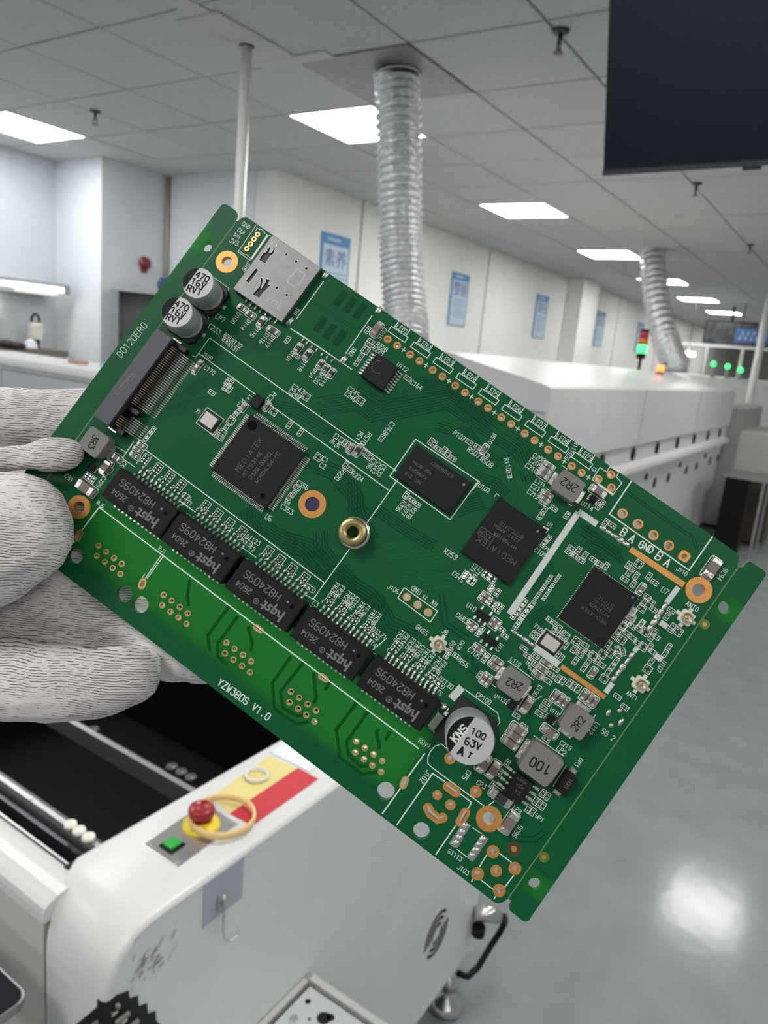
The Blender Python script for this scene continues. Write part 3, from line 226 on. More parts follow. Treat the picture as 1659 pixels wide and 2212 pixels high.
# ================================================================= ROOM SHELL
H = 2.7745
b = MB(); b.box(-6, -6, -.1, 28, 6.1, 0); floor = struct(b.build('floor', M_floor))
b = MB(); b.box(-6, -6, H + .035, 28, 6.1, H + .1); ceiling = struct(b.build('ceiling', M_void))
def wall(name, x0, y0, x1, y1, m=M_wall, z1=H + .03):
    b = MB(); b.box(x0, y0, 0, x1, y1, z1); return struct(b.build(name, m))
wall_right = wall('wall_right', 4.45, 4.075, 28, 4.3)
wall('wall_left', -6, 5.9, 3.80, 6.1, mat('wall_paint_left_dimmed', (.60, .62, .65), .75))  # paint darkened to offset the strong light of the nearby panel
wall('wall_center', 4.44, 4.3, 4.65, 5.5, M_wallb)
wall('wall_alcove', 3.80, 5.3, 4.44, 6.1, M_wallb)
wall('wall_back', -6.2, -6, -6, 6.1)
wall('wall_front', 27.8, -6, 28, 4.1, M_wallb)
wall('wall_near', -6, -6.2, 28, -6)
b = MB(); b.box(10.72, 3.84, 0, 11.42, 4.074, H + .02); struct(b.build('trim_1', M_wall), 'square white pillar standing out of the long wall')
for i, x in enumerate((5.55, 8.1, 13.3, 16.2)):      # panel joints of the long wall
    b = MB(); b.box(x - .008, 4.067, 0, x + .008, 4.0745, H); struct(b.build('wall_joint', M_joint, wall_right))
b = MB(); b.tube([(4.418, 5.27, 1.6), (4.418, 5.27, H - .01)], .014, 8); struct(b.build('trim_2', mat('conduit', (.42, .38, .30), .5)), 'thin beige conduit running up the wall corner')
# ceiling tiles on a 0.6 m grid; lamps, the duct plate and the pole plate take their own cells
X0, Y0 = 2.804, 1.892
lampcells = set()
for k in range(-4, 10):
    for j in (-2, -1, 0): lampcells.add((1 + 4 * k, 1 + 4 * j))
    lampcells.add((4 * k, 5))
lampcells -= {(9, -3), (13, -3), (17, -3), (21, -3)}
tm = None; rest = MB(); tiles = 0
for i in range(-14, 41):
    for j in range(-13, 7):
        if (i, j) in lampcells or (i, j) == (0, 0): continue
        x, y = X0 + .6 * i, Y0 + .6 * j
        if y > 5.85 or x > 27.7 or x < -5.9: continue
        g = .006
        if -3 <= i <= 17 and -4 <= j <= 6 and not (i > 2 and j > 3) and not (i > 4 and j < -2) and tiles < 285:
            if tm is None:
                b = MB(); b.box(g, g, 0, .6 - g, .6 - g, .02); tm = b.build('ceiling_tile', M_tile, ceiling); o = tm
            else: o = tm.copy(); COL.objects.link(o)
            o.location = (x, y, H + random.uniform(0, .002)); tiles += 1
        else: rest.box(x + g, y + g, H, x + .6 - g, y + .6 - g, H + .02)
stuff(rest.build('ceiling_tile_field', M_tile, ceiling))
# T-bar cross rails in the gaps
b = MB()
for i in range(-14, 42): b.box(X0 + .6 * i - .0045, -6, H + .008, X0 + .6 * i + .0045, 5.9, H + .03)
for j in range(-13, 8): b.box(-6, Y0 + .6 * j - .0045, H + .009, 27.8, Y0 + .6 * j + .0045, H + .03)
b.build('ceiling_grid', M_grey, ceiling)
# LED panels
proto = None
names = {(1, 1): 'square ceiling light panel partly hidden by the near silver duct', (5, 1): 'square ceiling light panel below left of the black screen, second in its row',
         (9, 1): 'ceiling light panel touching the top of the far duct, third in its row', (13, 1): 'small far ceiling light panel just right of the far duct', (17, 1): 'small far ceiling light panel, fifth in the row along the room',
         (21, 1): 'smallest ceiling light panel above the far monitor', (0, 5): 'ceiling light panel at the left edge above the stepped wall'}
def lamp(i, j):
    global proto
    x, y = X0 + .6 * i + .3, Y0 + .6 * j + .3
    lab = names.get((i, j), 'square ceiling light panel in the rows above and behind the camera')
    if proto is None:
        r = thing('ceiling_light', lab, 'ceiling light', (x, y, H), 'ceiling light panels')
        b = MB(); b.box(-.28, -.28, .0, .28, .28, .012); b.build('diffuser', M_lamp, r)
        b = MB(); q = .295
        for s in (-1, 1): b.box(min(s * .28, s * q), -q, -.002, max(s * .28, s * q), q, .03); b.box(-.28, min(s * .28, s * q), -.002, .28, max(s * .28, s * q), .03)
        b.build('frame', M_lframe, r); proto = r
    else:
        r = copy_tree(proto); r.location = (x, y, H); r['label'] = lab
for (i, j) in sorted(lampcells):
    x, y = X0 + .6 * i + .3, Y0 + .6 * j + .3
    if -5.5 < x < 21 and -5 < y < 5.7 and not (y > 4 and x > 4):
        lamp(i, j)
        if (i, j) == (0, 5):                     # an older, dimmer panel
            for o in COL.objects:
                if o.name.startswith('diffuser') and abs(o.parent.location.x - x) < .01 and abs(o.parent.location.y - y) < .01: o.data = o.data.copy(); o.data.materials[0] = M_lamp2

# ================================================================= BACKGROUND THINGS
# white pole with its ceiling boards
t = thing('support_pole', 'white steel pole rising behind the circuit board to the ceiling', 'pole', (2.57, 2.58, 0))
b = MB(); b.cyl(0, 0, 0, H, .0245, 20); b.build('tube', M_pole, t)
b = MB(); b.cyl(0, 0, 0, .012, .09, 20); b.build('base_flange', M_pole, t)
b = MB(); b.cyl(0, 0, H - .006, H - .001, .034, 16); b.build('ceiling_hole', M_black, t)
t2 = thing('ceiling_board', 'pale flat boards fixed to the ceiling around the white pole', 'board', (2.57, 2.58, H))
b = MB(); b.box(-.30, -.13, -.0055, .16, .10, -.0005); b.build('cover_board', mat('cover_board', (.56, .56, .55), .7), t2)
b = MB(); b.box(-.62, -.10, -.0049, -.305, .01, -.0005); b.box(.165, -.30, -.0049, .24, .12, -.0005); b.build('strip_board', mat('strip_board', (.58, .58, .57), .7), t2)
# aluminium ducts
def duct(name, label, path, r, n_r, seed):
    rnd = random.Random(seed)
    P = [Vector(p) for p in path]
    t = thing(name, label, 'duct', path[-1])
    N = n_r * 6
    def at(s):
        s *= len(P) - 1; i = min(int(s), len(P) - 2); f = s - i
        p0, p1, p2, p3 = P[max(i - 1, 0)], P[i], P[i + 1], P[min(i + 2, len(P) - 1)]
        return .5 * ((2 * p1) + (p2 - p0) * f + (2 * p0 - 5 * p1 + 4 * p2 - p3) * f * f + (3 * p1 - p0 - 3 * p2 + p3) * f ** 3)
    pts = [at(k / N) for k in range(N + 1)]
    jit = [rnd.uniform(.7, 1.2) for _ in range(n_r + 2)]
    b = MB(); rings = []
    for k, p in enumerate(pts):
        tt = (pts[min(k + 1, N)] - pts[max(k - 1, 0)]).normalized(); u = Vector((1, 0, 0)); u = (u - tt * u.dot(tt)).normalized(); v = tt.cross(u)
        ring = []
        for a in range(36):
            th = 2 * PI * a / 36
            ph = k / 6 + .0 * th
            rr = r * (1 + .10 * jit[int(ph) % len(jit)] * (1 - 2 * abs(math.sin(PI * ph)) ** .8) + .05 * noise.noise(Vector((math.cos(th) * 3, math.sin(th) * 3, k * .35 + seed))))
            ring.append(p - P[-1] + rr * (math.cos(th) * u + math.sin(th) * v))
        rings.append(ring)
    b.grid(rings); b.build('corrugated_hose', M_alu, t)
    return t
t = duct('air_duct', 'near silver corrugated air duct hanging from a grey ceiling plate', [(3.05, 2.108, H), (3.05, 2.064, 2.487), (3.05, 2.022, 2.185), (3.05, 1.989, 1.959), (3.03, 1.93, 1.72), (2.97, 1.86, 1.5), (2.93, 1.82, 1.1), (2.92, 1.80, .55)], .098, 60, 1)
b = MB(); b.cyl(0, 0, H - .03, H - .001, .101, 28, caps=(False, False)); o = b.build('collar', M_dsteel, t); o.location = Vector((3.05, 2.108, 0)) - t.location
b = MB(); b.box(X0 + .004, Y0 + .004, H - .003, X0 + .596, Y0 + .596, H + .012); struct(b.build('duct_plate', M_alup, ceiling), 'grey metal ceiling plate around the near duct')
t2 = thing('exhaust_unit', 'low white exhaust box on the floor under the near duct', 'exhaust box', (2.9, 1.8, 0))
b = MB(); b.box(-.17, -.22, .04, .19, .22, .545, ch=.01); b.build('housing', M_whiteg, t2)
b = MB(); b.box(-.15, -.20, 0, .17, .20, .039); b.build('plinth', M_black, t2)
duct('air_duct', 'far silver corrugated air duct leaning down onto the oven', [(8.12, 2.242, H), (8.0, 2.145, 2.485), (7.85, 2.008, 2.158), (7.72, 1.843, 1.845), (7.66, 1.76, 1.72), (7.625, 1.705, 1.645), (7.62, 1.70, 1.575)], .120, 30, 2)
# sprinklers
sp = None
for (x, y), lab in (((2.9, 1.27), 'dark sprinkler head left of the black screen'), ((3.0, 4.25), 'dark sprinkler head on the ceiling at the left near the wall'), ((5.36, 1.26), 'dark sprinkler head under the lower edge of the black screen'), ((7.77, 1.26), 'farthest sprinkler head at the right near the far duct')):
    if sp is None:
        sp = thing('sprinkler_head', lab, 'sprinkler', (x, y, H), 'sprinkler heads')
        b = MB(); b.lathe([(.0, 0), (.034, 0), (.03, -.01), (.012, -.014)], n=16); b.build('escutcheon', M_dsteel, sp)
        b = MB(); b.cyl(0, 0, -.05, -.01, .009, 10); b.box(-.014, -.003, -.075, -.010, .003, -.045); b.box(.010, -.003, -.075, .014, .003, -.045); b.build('body', M_dsteel, sp)
        b = MB(); b.cyl(0, 0, -.079, -.075, .02, 12); b.build('deflector', M_dsteel, sp)
    else:
        o = copy_tree(sp); o.location = (x, y, H); o['label'] = lab
# hanging screen, tilted forward
u = Vector((-.0698, -.9976, 0)).normalized(); v = Vector((-.1118, .0078, .364)).normalized(); v = (v - u * u.dot(v)).normalized(); nn = u.cross(v)
if nn.x > 0: nn = -nn
t = thing('display_screen', 'large black display screen hanging from the ceiling at the upper right', 'screen', (2.0, .7076, 2.033))
W_, H_ = .98, .575
b = MB(); b.obox(u * W_ / 2 + v * H_ / 2 - nn * .025, u, v, nn, W_ / 2, H_ / 2, .022); b.build('housing', M_blackg, t)
b = MB(); b.obox(u * W_ / 2 + v * (H_ / 2 + .006) , u, v, nn, W_ / 2 - .006, H_ / 2 - .014, .0015); b.build('screen_panel', M_screen, t)
b = MB(); b.obox(u * W_ / 2 + v * .006 - nn * .002, u, v, nn, W_ / 2, .006, .005); b.build('lower_bezel', mat('bezel', (.03, .033, .038), .2), t)
b = MB(); b.obox(u * .36 - v * .004, u, v, nn, .02, .004, .004); b.build('power_light', M_blackg, t)
b = MB(); b.tube([u * .49 + v * .42 - nn * .05, Vector((.04, -.49, H - 2.034))], .02, 10); b.build('ceiling_bracket', M_black, t)
# posters on the long wall
def poster(x0, x1, z0, z1, lab, chars, slant=0):
    t = thing('wall_poster', lab, 'poster', ((x0 + x1) / 2, 4.070, z0), 'blue framed wall posters')
    wd, ht = x1 - x0, z1 - z0
    b = MB(); b.box(-wd / 2, -.006, 0, wd / 2, .004, ht); b.build('panel', M_blue, t)
    b = MB(); b.box(-wd * .44, -.0085, ht * .02, wd * .44, -.0065, ht * .86); b.build('sheet', M_poster, t)
    b = MB(); b.box(-wd * .30, -.0085, ht * .915, wd * .14, -.0065, ht * .945); b.build('header_line', M_poster, t)
    cu = bpy.data.curves.new('characters', 'FONT'); cu.body = chars; cu.size = wd * .40; cu.align_x = 'CENTER'; cu.extrude = .0006
    tmp = bpy.data.objects.new('characters', cu); COL.objects.link(tmp)
    dg = bpy.context.evaluated_depsgraph_get(); me = bpy.data.meshes.new_from_object(tmp.evaluated_get(dg)); bpy.data.objects.remove(tmp)
    me.materials.clear(); me.materials.append(M_ink)
    o = bpy.data.objects.new('characters', me); COL.objects.link(o); o.parent = t; o.rotation_euler = (PI / 2, 0, 0); o.location = (0, -.0095, ht * .60)
    b = MB(); rnd = random.Random(int(x0 * 100))
    for k in range(7):
        z = ht * (.50 - .055 * k); a = rnd.uniform(.26, .38)
        b.box(-wd * a, -.0095, z, wd * a, -.0085, z + ht * .014)
    b.build('text_lines', M_blue, t)
poster(5.005, 5.40, 1.80, 2.433, 'blue and white wall poster nearest the camera, left of the near duct', '素养')
poster(7.26, 7.66, 1.85, 2.41, 'blue and white wall poster just right of the near duct', '整顿')
poster(9.63, 10.05, 1.86, 2.43, 'blue and white wall poster left of the white pillar', '清扫')
poster(12.2, 12.62, 1.88, 2.44, 'blue and white wall poster just right of the white pillar', '清洁')
poster(14.65, 15.05, 1.89, 2.45, 'farthest blue wall poster beside the signal tower', '安全')
# left corner: tube lamp, bench and clutter, alarm, cabinet
t = thing('tube_light', 'lit fluorescent tube light at the left edge above the bench', 'tube light', (3.1, 5.62, 1.757))
b = MB(); b.tube([(-1.2, 0, 0), (.575, 0, 0)], .017, 12); b.build('tube', M_tube, t)
b = MB(); b.box(-1.25, .0, .022, .62, .05, .048); b.box(.575, -.03, -.03, .62, .04, .04); b.build('fixture', M_grey, t)
b = MB(); b.box(.2, .05, -.05, .58, .28, .05); b.build('wall_bracket', mat('bracket_grey', (.42, .43, .42), .6), t)
t = thing('work_bench', 'brown topped raised work bench at the left below the tube light', 'bench', (3.0, 5.6, 0))
b = MB(); b.box(-1.5, -.02, 1.235, .70, .28, 1.28); b.build('worktop', M_brown, t)
b = MB(); b.box(-1.5, 0, 1.10, .69, .28, 1.234); b.build('apron', M_grey, t)
for x in (-1.45, .64):
    b = MB(); b.box(x, .02, 0, x + .05, .26, 1.10); b.build('leg', M_grey, t)
t = thing('wall_shelf', 'pale narrow shelf behind the bench under the tube light', 'shelf', (3.0, 5.6, 1.28))
b = MB(); b.box(-1.5, .22, 1.50, .30, .30, 1.53); b.box(-1.5, .22, 1.60, .30, .24, 1.61); b.v = [(p[0], p[1], p[2] - 1.28) for p in b.v]; b.build('back_shelf', mat('shelf_grey', (.55, .56, .56), .5), t)
for k in (-1.3, .2):
    b = MB(); b.box(k, .24, .0005, k + .03, .27, .22); b.build('shelf_post', M_grey, t)
t = thing('hand_tool', 'cream bottle shaped tool with black loop handle standing on the bench', 'tool', (3.50, 5.72, 1.2805))
b = MB(); b.box(-.045, -.03, .075, .045, .03, .20, ch=.012); b.build('body', M_cream, t)
b = MB(); b.tube([(.032 * math.cos(a), 0, .225 + .045 * math.sin(a)) for a in [PI * k / 10 for k in range(-1, 12)]], .010, 8); b.build('loop_handle', M_black, t)
b = MB(); b.cyl(0, 0, 0, .075, .03, 12); b.build('foot', M_black, t)
b = MB(); b.lathe([(0.02, 0), (.10, .005), (.115, .03), (.07, .055), (0.01, .06)], n=12); o = b.build('glove_pile', M_cloth, loc=(3.24, 5.64, 1.2805)); tag(o, 'dark crumpled cloth lying on the bench', 'cloth')
for vtx in o.data.vertices: vtx.co += Vector((noise.noise(vtx.co * 20), noise.noise(vtx.co * 17 + Vector((3, 1, 2))), noise.noise(vtx.co * 15))) * .02; vtx.co.z = max(.001, vtx.co.z)
b = MB(); b.lathe([(.05, 0), (.055, .01), (.04, .06), (.005, .075)], n=7, smooth=False); o = b.build('paper_bag', mat('paper', (.74, .74, .80), .8), loc=(3.415, 5.645, 1.2805)); tag(o, 'pale crumpled paper heap beside the cream tool', 'paper')
b = MB(); b.box(-.12, -.05, 0, .10, .06, .012); o = b.build('paper_stack', mat('paper2', (.78, .79, .82), .8), loc=(2.98, 5.70, 1.2805)); tag(o, 'flat white papers at the left end of the bench', 'paper')
t = thing('work_stool', 'black round backed stool in front of the bench', 'stool', (3.36, 5.36, 0))
b = MB(); b.lathe([(.0, .78), (.17, .79), (.19, .83), (.17, .86), (0.01, .87)], n=20); b.build('seat', M_cloth, t)
b = MB(); b.tube([(.115 * math.cos(a), .16, 1.10 + .10 * math.sin(a)) for a in [2 * PI * k / 16 for k in range(17)]], .02, 8); b.cyl(0, .16, 1.0, 1.2, .02, 8); b.lathe([(.0, -.02), (.11, -.015), (.11, .015), (.0, .02)], n=20)
bk = MB(); bk.obox((0, .16, 1.14), (1, 0, 0), (0, 1, 0), (0, 0, 1), .115, .02, .085); bk.build('backrest', M_cloth, t)
b = MB(); b.cyl(0, 0, .05, .78, .025, 10); b.box(-.015, .02, .80, .015, .18, .83); b.box(-.015, .15, .8, .015, .18, 1.1); b.build('column', M_black, t)
b = MB(); b.cyl(0, 0, 0, .05, .2, 20, r1=.17); b.build('base', M_black, t)
t = thing('fire_alarm', 'round red fire alarm bell on the grey wall at the left', 'alarm', (4.205, 5.298, 2.045))
b = MB(); b.lathe([(0.0, .045), (.016, .044), (.045, .03), (.055, 0)], n=20); o = b.build('dome', mat('alarm_red', (.22, .02, .035), .35), t); o.rotation_euler = (PI / 2, 0, 0); o.location = (0, -.012, 0)
b = MB(); b.obox((0, -.006, -.02), (1, 0, 0), (0, 1, 0), (0, 0, 1), .03, .006, .055); b.build('mounting_box', mat('alarm_box', (.28, .06, .07), .5), t)
t = thing('metal_cabinet', 'open grey metal cabinet against the wall left of the circuit board', 'cabinet', (3.98, 4.94, 0)); t.rotation_euler = (0, 0, math.radians(-42))
for x in (-.255, .23):
    b = MB(); b.box(x, 0, 0, x + .025, .21, 1.79); b.build('side_panel', mat('cab_side', (.30, .31, .33), .45), t)
b = MB(); b.box(-.26, -.005, 1.7905, .26, .215, 1.83); b.build('top_panel', mat('cab_top', (.42, .42, .43), .4), t)
b = MB(); b.box(-.229, .19, 0, .229, .209, 1.79); b.build('back_panel', mat('cab_back', (.16, .165, .16), .6), t)
for z in (.1, .72, 1.34):
    b = MB(); b.box(-.229, .005, z, .229, .189, z + .03); b.build('shelf', mat('cab_shelf', (.26, .24, .20), .5), t)
b = MB(); b.box(-.10, -.02, 0, -.02, .08, .07); b.box(-.085, -.01, .071, -.035, .07, .10); o = b.build('blue_box', mat('blue_plastic', (.02, .05, .16), .5), loc=(4.19, 4.90, 1.831)); tag(o, 'small dark blue box on top of the metal cabinet', 'box')
b = MB(); b.box(-.16, 0, 0, .10, .12, .03); o = b.build('tool_tray', M_black, loc=(4.00, 4.97, 1.3705)); o.rotation_euler = (0, 0, math.radians(-42)); tag(o, 'flat black tray on the shelf of the metal cabinet', 'tray')
# white machine behind the hand
t = thing('printer_machine', 'white machine with a grey front window behind the gloved hand', 'machine', (2.6, 4.5, 0))
b = MB(); b.prism([(0, -1.05), (.48, -1.05), (.48, .85), (0, .85)], .06, 1.228, 0); b.build('body', M_whiteg, t)
b = MB(); b.prism([(-.02, -1.07), (.50, -1.07), (.50, .87), (-.02, .87)], 1.2285, 1.272, 0, .02); b.build('lid', M_white, t)
b = MB(); b.obox((-.006, -.35, 1.11), (0, 1, 0), (0, 0, 1), (1, 0, 0), .46, .085, .004); b.build('front_window', mat('window_grey', (.42, .45, .47), .35), t)
b = MB(); b.obox((-.0075, -.35, 1.20), (0, 1, 0), (0, 0, 1), (1, 0, 0), .46, .005, .006); b.obox((-.0075, .115, 1.11), (0, 1, 0), (0, 0, 1), (1, 0, 0), .005, .085, .006); b.build('window_trim', M_grey, t)
for x in (.06, .42):
    for y in (-.98, .78):
        b = MB(); b.cyl(x, y, 0, .06, .04, 10); b.build('foot', M_black, t)
for dx, dy, l in ((.30, -.55, 'small blue block on the white machine'), (.25, -.30, 'small orange brown block on the white machine')):
    b = MB(); b.box(-.03, -.06, 0, .03, .06, .022, ch=.004); o = b.build('small_block', mat('blk', (.25, .45, .62) if 'blue' in l else (.45, .28, .18), .5), loc=(2.6 + dx, 4.5 + dy, 1.2725)); tag(o, l, 'block')
# long reflow oven
OX = 3.13
t = thing('reflow_oven', 'long white reflow oven with rows of dark side holes running to the right', 'oven', (OX, 1.2, 0))
prof = [(0, 1.10), (0, 1.44), (.03, 1.452), (.50, 1.548), (.62, 1.56), (1.02, 1.56), (1.20, 1.46), (1.25, 1.10)]
b = MB(); b.grid([[(x, p[0], p[1]) for p in prof] for x in (0, 5.0)], 0, False, True, (True, True)); b.build('hood', M_white, t)
b = MB(); b.box(.01, .02, .985, 4.99, 1.22, 1.099); b.build('seam_band', M_whiteg, t)
pr2 = [(.012, .985), (-.015, .96), (-.02, .93), (.03, .90), (.05, .60), (.05, .10), (1.2, .10), (1.2, .985)]
b = MB(); b.grid([[(x, p[0], p[1]) for p in pr2] for x in (0.005, 4.995)], 0, False, True, (True, True)); b.build('lower_body', M_whiteg, t)
hx = [3.48, 4.091, 4.724, 5.332, 5.949, 6.566, 7.164, 7.76]
def dial(x, y, z, r):
    m = MB(); m.lathe([(r, 0), (r * 1.0, .008), (r * .6, .012), (0.001, .012)], n=14); o = m.build('side_hole', M_black, t); o.rotation_euler = (PI / 2, 0, 0); o.location = (x - OX, y, z)
for x in hx: dial(x, .019, 1.04 if False else 1.04, .042)
for x in (5.526, 5.952, 6.592, 7.012, 7.642, 8.048, 4.9): dial(x, .042, .77, .04)
for x in (5.224, 6.272, 7.309): dial(x, .035, .845, .026)
b = MB(); b.obox((-.004, .10, 1.33), (0, 1, 0), (0, 0, 1), (1, 0, 0), .085, .003, .003); b.obox((-.004, .10, 1.30), (0, 1, 0), (0, 0, 1), (1, 0, 0), .085, .003, .003); b.build('end_slots', M_grey, t)
m = MB(); m.cyl(0, 0, -.004, .006, .02, 14); o = m.build('end_hole', M_black, t); o.rotation_euler = (0, -PI / 2, 0); o.location = (0, .06, 1.25)
for x in (1.6, 3.3): 
    b = MB(); b.box(x, -.0015, 1.11, x + .006, .0, 1.44); b.build('panel_joint', M_grey, t)
for x in (.2, 2.5, 4.8):
    for y in (.15, 1.05):
        b = MB(); b.cyl(x, y, 0, .1, .05, 10); b.build('foot', M_dsteel, t)
# signal tower and beacon on the hood
def tower(name, lab, loc, segs, r, cat):
    t = thing(name, lab, cat, loc); z = 0
    for nm, h, m in segs:
        b = MB(); rr = r * .35 if nm == 'stem' else r
        b.lathe([(0.001, z), (rr, z), (rr, z + h * .96), (rr * .8, z + h), (.001, z + h)], n=16); b.build(nm, m, t); z += h
tower('signal_tower', 'signal tower with lit green lamp under red and amber lenses on the oven', (7.09, 1.9, 1.56), [('stem', .10, M_black), ('base', .05, M_black), ('green_lens', .075, M_gled), ('amber_lens', .06, M_otow), ('red_lens', .06, M_rtow), ('cap', .02, M_black)], .04, 'signal light')
tower('beacon_light', 'small glowing orange beacon on the far end of the oven', (6.65, 1.6, 1.539), [('base', .02, M_black), ('lens', .055, M_oled)], .030, 'beacon')
# machines beyond the oven
t = thing('outfeed_machine', 'grey outfeed unit at the right end of the long oven', 'machine', (8.25, 1.0, 0))
b = MB(); b.box(.0, .1, .05, 1.4, 1.2, 1.30, ch=.03); b.build('body', mat('outfeed_grey', (.33, .33, .32), .45), t)
b = MB(); b.box(.0, -.25, .66, 1.2, .099, 1.06, ch=.02); b.build('front_box', mat('outfeed_beige', (.52, .52, .48), .5), t)
b = MB(); b.box(-.0, -.26, .82, 1.2, -.251, .86); b.build('front_slot', M_grey, t)
for x in (.05, 1.1):
    b = MB(); b.box(x, -.22, 0, x + .06, -.16, .659); b.build('leg', M_dsteel, t)
t = thing('far_machine', 'white framed far machine carrying round green indicator lamps', 'machine', (13.6, 1.4, 0))
b = MB(); b.box(0, 0, 0, 1.0, 1.9, 1.58, ch=.02); b.build('body', mat('far_white', (.55, .56, .55), .5), t)
b = MB()
for y in (.02, .6, 1.15, 1.7): b.box(0, y, 1.581, .06, y + .05, 2.05)
b.box(0, .02, 2.051, .06, 1.75, 2.10); b.build('frame', M_white, t)
for k, (y, z) in enumerate(((2.427, 1.775), (2.201, 1.756), (1.995, 1.713))):
    m = MB(); m.lathe([(.042, 0), (.035, .025), (.014, .038), (.001, .038)], n=14); o = m.build('indicator_lamp', M_gled, t); o.rotation_euler = (0, -PI / 2, 0); o.location = (-.02, y - 1.4, z)
    m = MB(); m.box(-.02, y - 1.4 - .03, 1.581 if z > 1.66 else 1.581, .03, y - 1.4 + .03, z); m.build('lamp_post', M_grey, t)
t = thing('wall_monitor', 'far dark wall monitor under the last ceiling light', 'monitor', (14.2, 2.37, 2.09))
b = MB(); b.box(0, -.42, 0, .06, .42, .44); b.build('housing', M_black, t)
b = MB(); b.box(-.004, -.40, .02, -.001, .40, .42); b.build('screen_panel', mat('far_screen', (.045, .05, .055), .3, noise_s=9, noise_a=.8), t)
b = MB(); b.tube([(.03, 0, .44), (.03, 0, H - 2.09)], .02, 8); b.build('hanger', M_dsteel, t)
t = thing('hanging_sign', 'blue hanging sign with white lettering in front of the far monitor', 'sign', (13.6, 1.90, 2.16))
b = MB(); b.box(-.01, -.30, 0, .01, .28, .22); b.build('board', mat('sign_blue', (.04, .16, .42), .5), t)
b = MB()
for z, a in ((.125, .17), (.04, .2)):
    for k in range(5):
        y = a - k * .085
        b.box(-.0125, y - .03, z, -.0101, y + .03, z + .008); b.box(-.0125, y - .03, z + .035, -.0101, y + .03, z + .043); b.box(-.0125, y - .006, z - .01, -.0101, y + .006, z + .06)
b.build('lettering', M_white, t)
b = MB(); b.tube([(0, -.2, .22), (0, -.2, H - 2.16)], .008, 6); b.tube([(0, .2, .22), (0, .2, H - 2.16)], .008, 6); b.build('hanger', M_dsteel, t)
b = MB(); b.cyl(0, 0, 0, H, .05, 10); o = b.build('far_pole', M_pole, loc=(11.5, 1.50, 0)); tag(o, 'thin white pole at the right edge beyond the oven', 'pole')
t = thing('fluorescent_panel', 'small bright far light right of the signal tower', 'light', (12.9, 2.725, 1.86))
b = MB(); b.box(0, -.11, 0, .03, .11, .06, ch=.01); b.build('diffuser', M_lamp, t)
b = MB(); b.box(.031, -.12, -.01, .05, .12, .07); b.build('back_plate', M_grey, t)
b = MB(); b.cyl(.04, 0, .07, H - 1.86, .008, 8); b.build('hanger', M_grey, t)
# dark stand on the floor
t = thing('equipment_stand', 'dark boxed stand with thin metal frame legs right of the oven', 'stand', (7.2, .86, 0))
b = MB(); b.box(-.05, -.06, .02, .10, .14, .70); b.build('dark_panel', M_black, t)
b = MB(); b.box(-.06, -.20, .701, .42, .16, .725); b.build('top_frame', M_rail, t)
for x, y in ((-.04, -.18), (.40, -.18), (.40, .13), (.15, -.05)):
    b = MB(); b.box(x, y, 0, x + .02, y + .02, .70); b.build('leg', M_rail, t)
b = MB(); b.box(.55, -.2, .05, 1.1, .2, .62); b.build('rear_box', mat('stand_brown', (.06, .045, .03), .5), t)

# ================================================================= FOREGROUND CONVEYOR MACHINE
YF, ZT, XL, XR = .55, .917, .405, 1.43
t = mach = thing('conveyor_machine', 'white conveyor machine with black interior filling the lower left foreground', 'machine', (.9, .55, 0))
loc0 = Vector((.9, .55, 0))
def mbuild(b, name, m, label=None):
    b.v = [(p[0] - .9, p[1] - .55, p[2]) for p in b.v]; return b.build(name, m, t, label=label)
# front beam: arch profile in x-z, extruded in y, rounded rim at the left
arc = [(XL + .065 - .065 * math.cos(a), ZT - .065 + .065 * math.sin(a)) for a in [PI / 2 * k / 10 for k in range(11)]]
def edge_prof(y, ins):  # slightly rounded front edge; the rear edge steps in at the left end
    return [(x + (ins if x < XL + .03 else 0) * 1, y - (.036 * max(0, 1 - (x - XL) / .065) if y > .6 else 0), z - ins) for x, z in [(XL, .19)] + arc + [(XR, ZT)]]
rings = [edge_prof(YF, .006), edge_prof(YF + .002, .002), edge_prof(YF + .007, 0), edge_prof(.690, 0), edge_prof(.695, .002), edge_prof(.698, .007)]
b = MB(); b.grid(rings, 0, True, False)
b.poly([(XL + .075, .698, .19)] + [(x, .698, z - .007) for x, z in arc if x > XL + .06] + [(XR, .698, ZT - .007), (XR, .698, .19)], 0)
b.poly([(XR, YF, .19), (XR, .698, .19), (XR, .698, ZT), (XR, YF, ZT)], 0)
mbuild(b, 'top_beam', M_white)
front = [(XL + .012, .17)] + [(x + (.006 if x < XL + .04 else 0), z - .006) for x, z in arc] + [(XR - .002, ZT - .006), (XR - .002, .17)]
# front sheet with a fan grille of curved black strips in place of open slots
b = MB(); b.grid([[(x, YF + .0005, z) for x, z in front], [(x, YF + .02, z) for x, z in front]], 0, False, True, (True, True))
mbuild(b, 'front_panel', mat('front_sheet', (.70, .725, .71), .35, noise_s=5, noise_a=.03))
b = MB(); b.box(XR - .02, .571, .17, XR, 2.1, ZT - .01); mbuild(b, 'right_side_panel', M_whiteg)
b = MB(); b.box(XL + .006, .67, .17, XL + .03, 2.1, .8815); mbuild(b, 'left_side_panel', mat('side_sheet', (.50, .50, .46), .4))
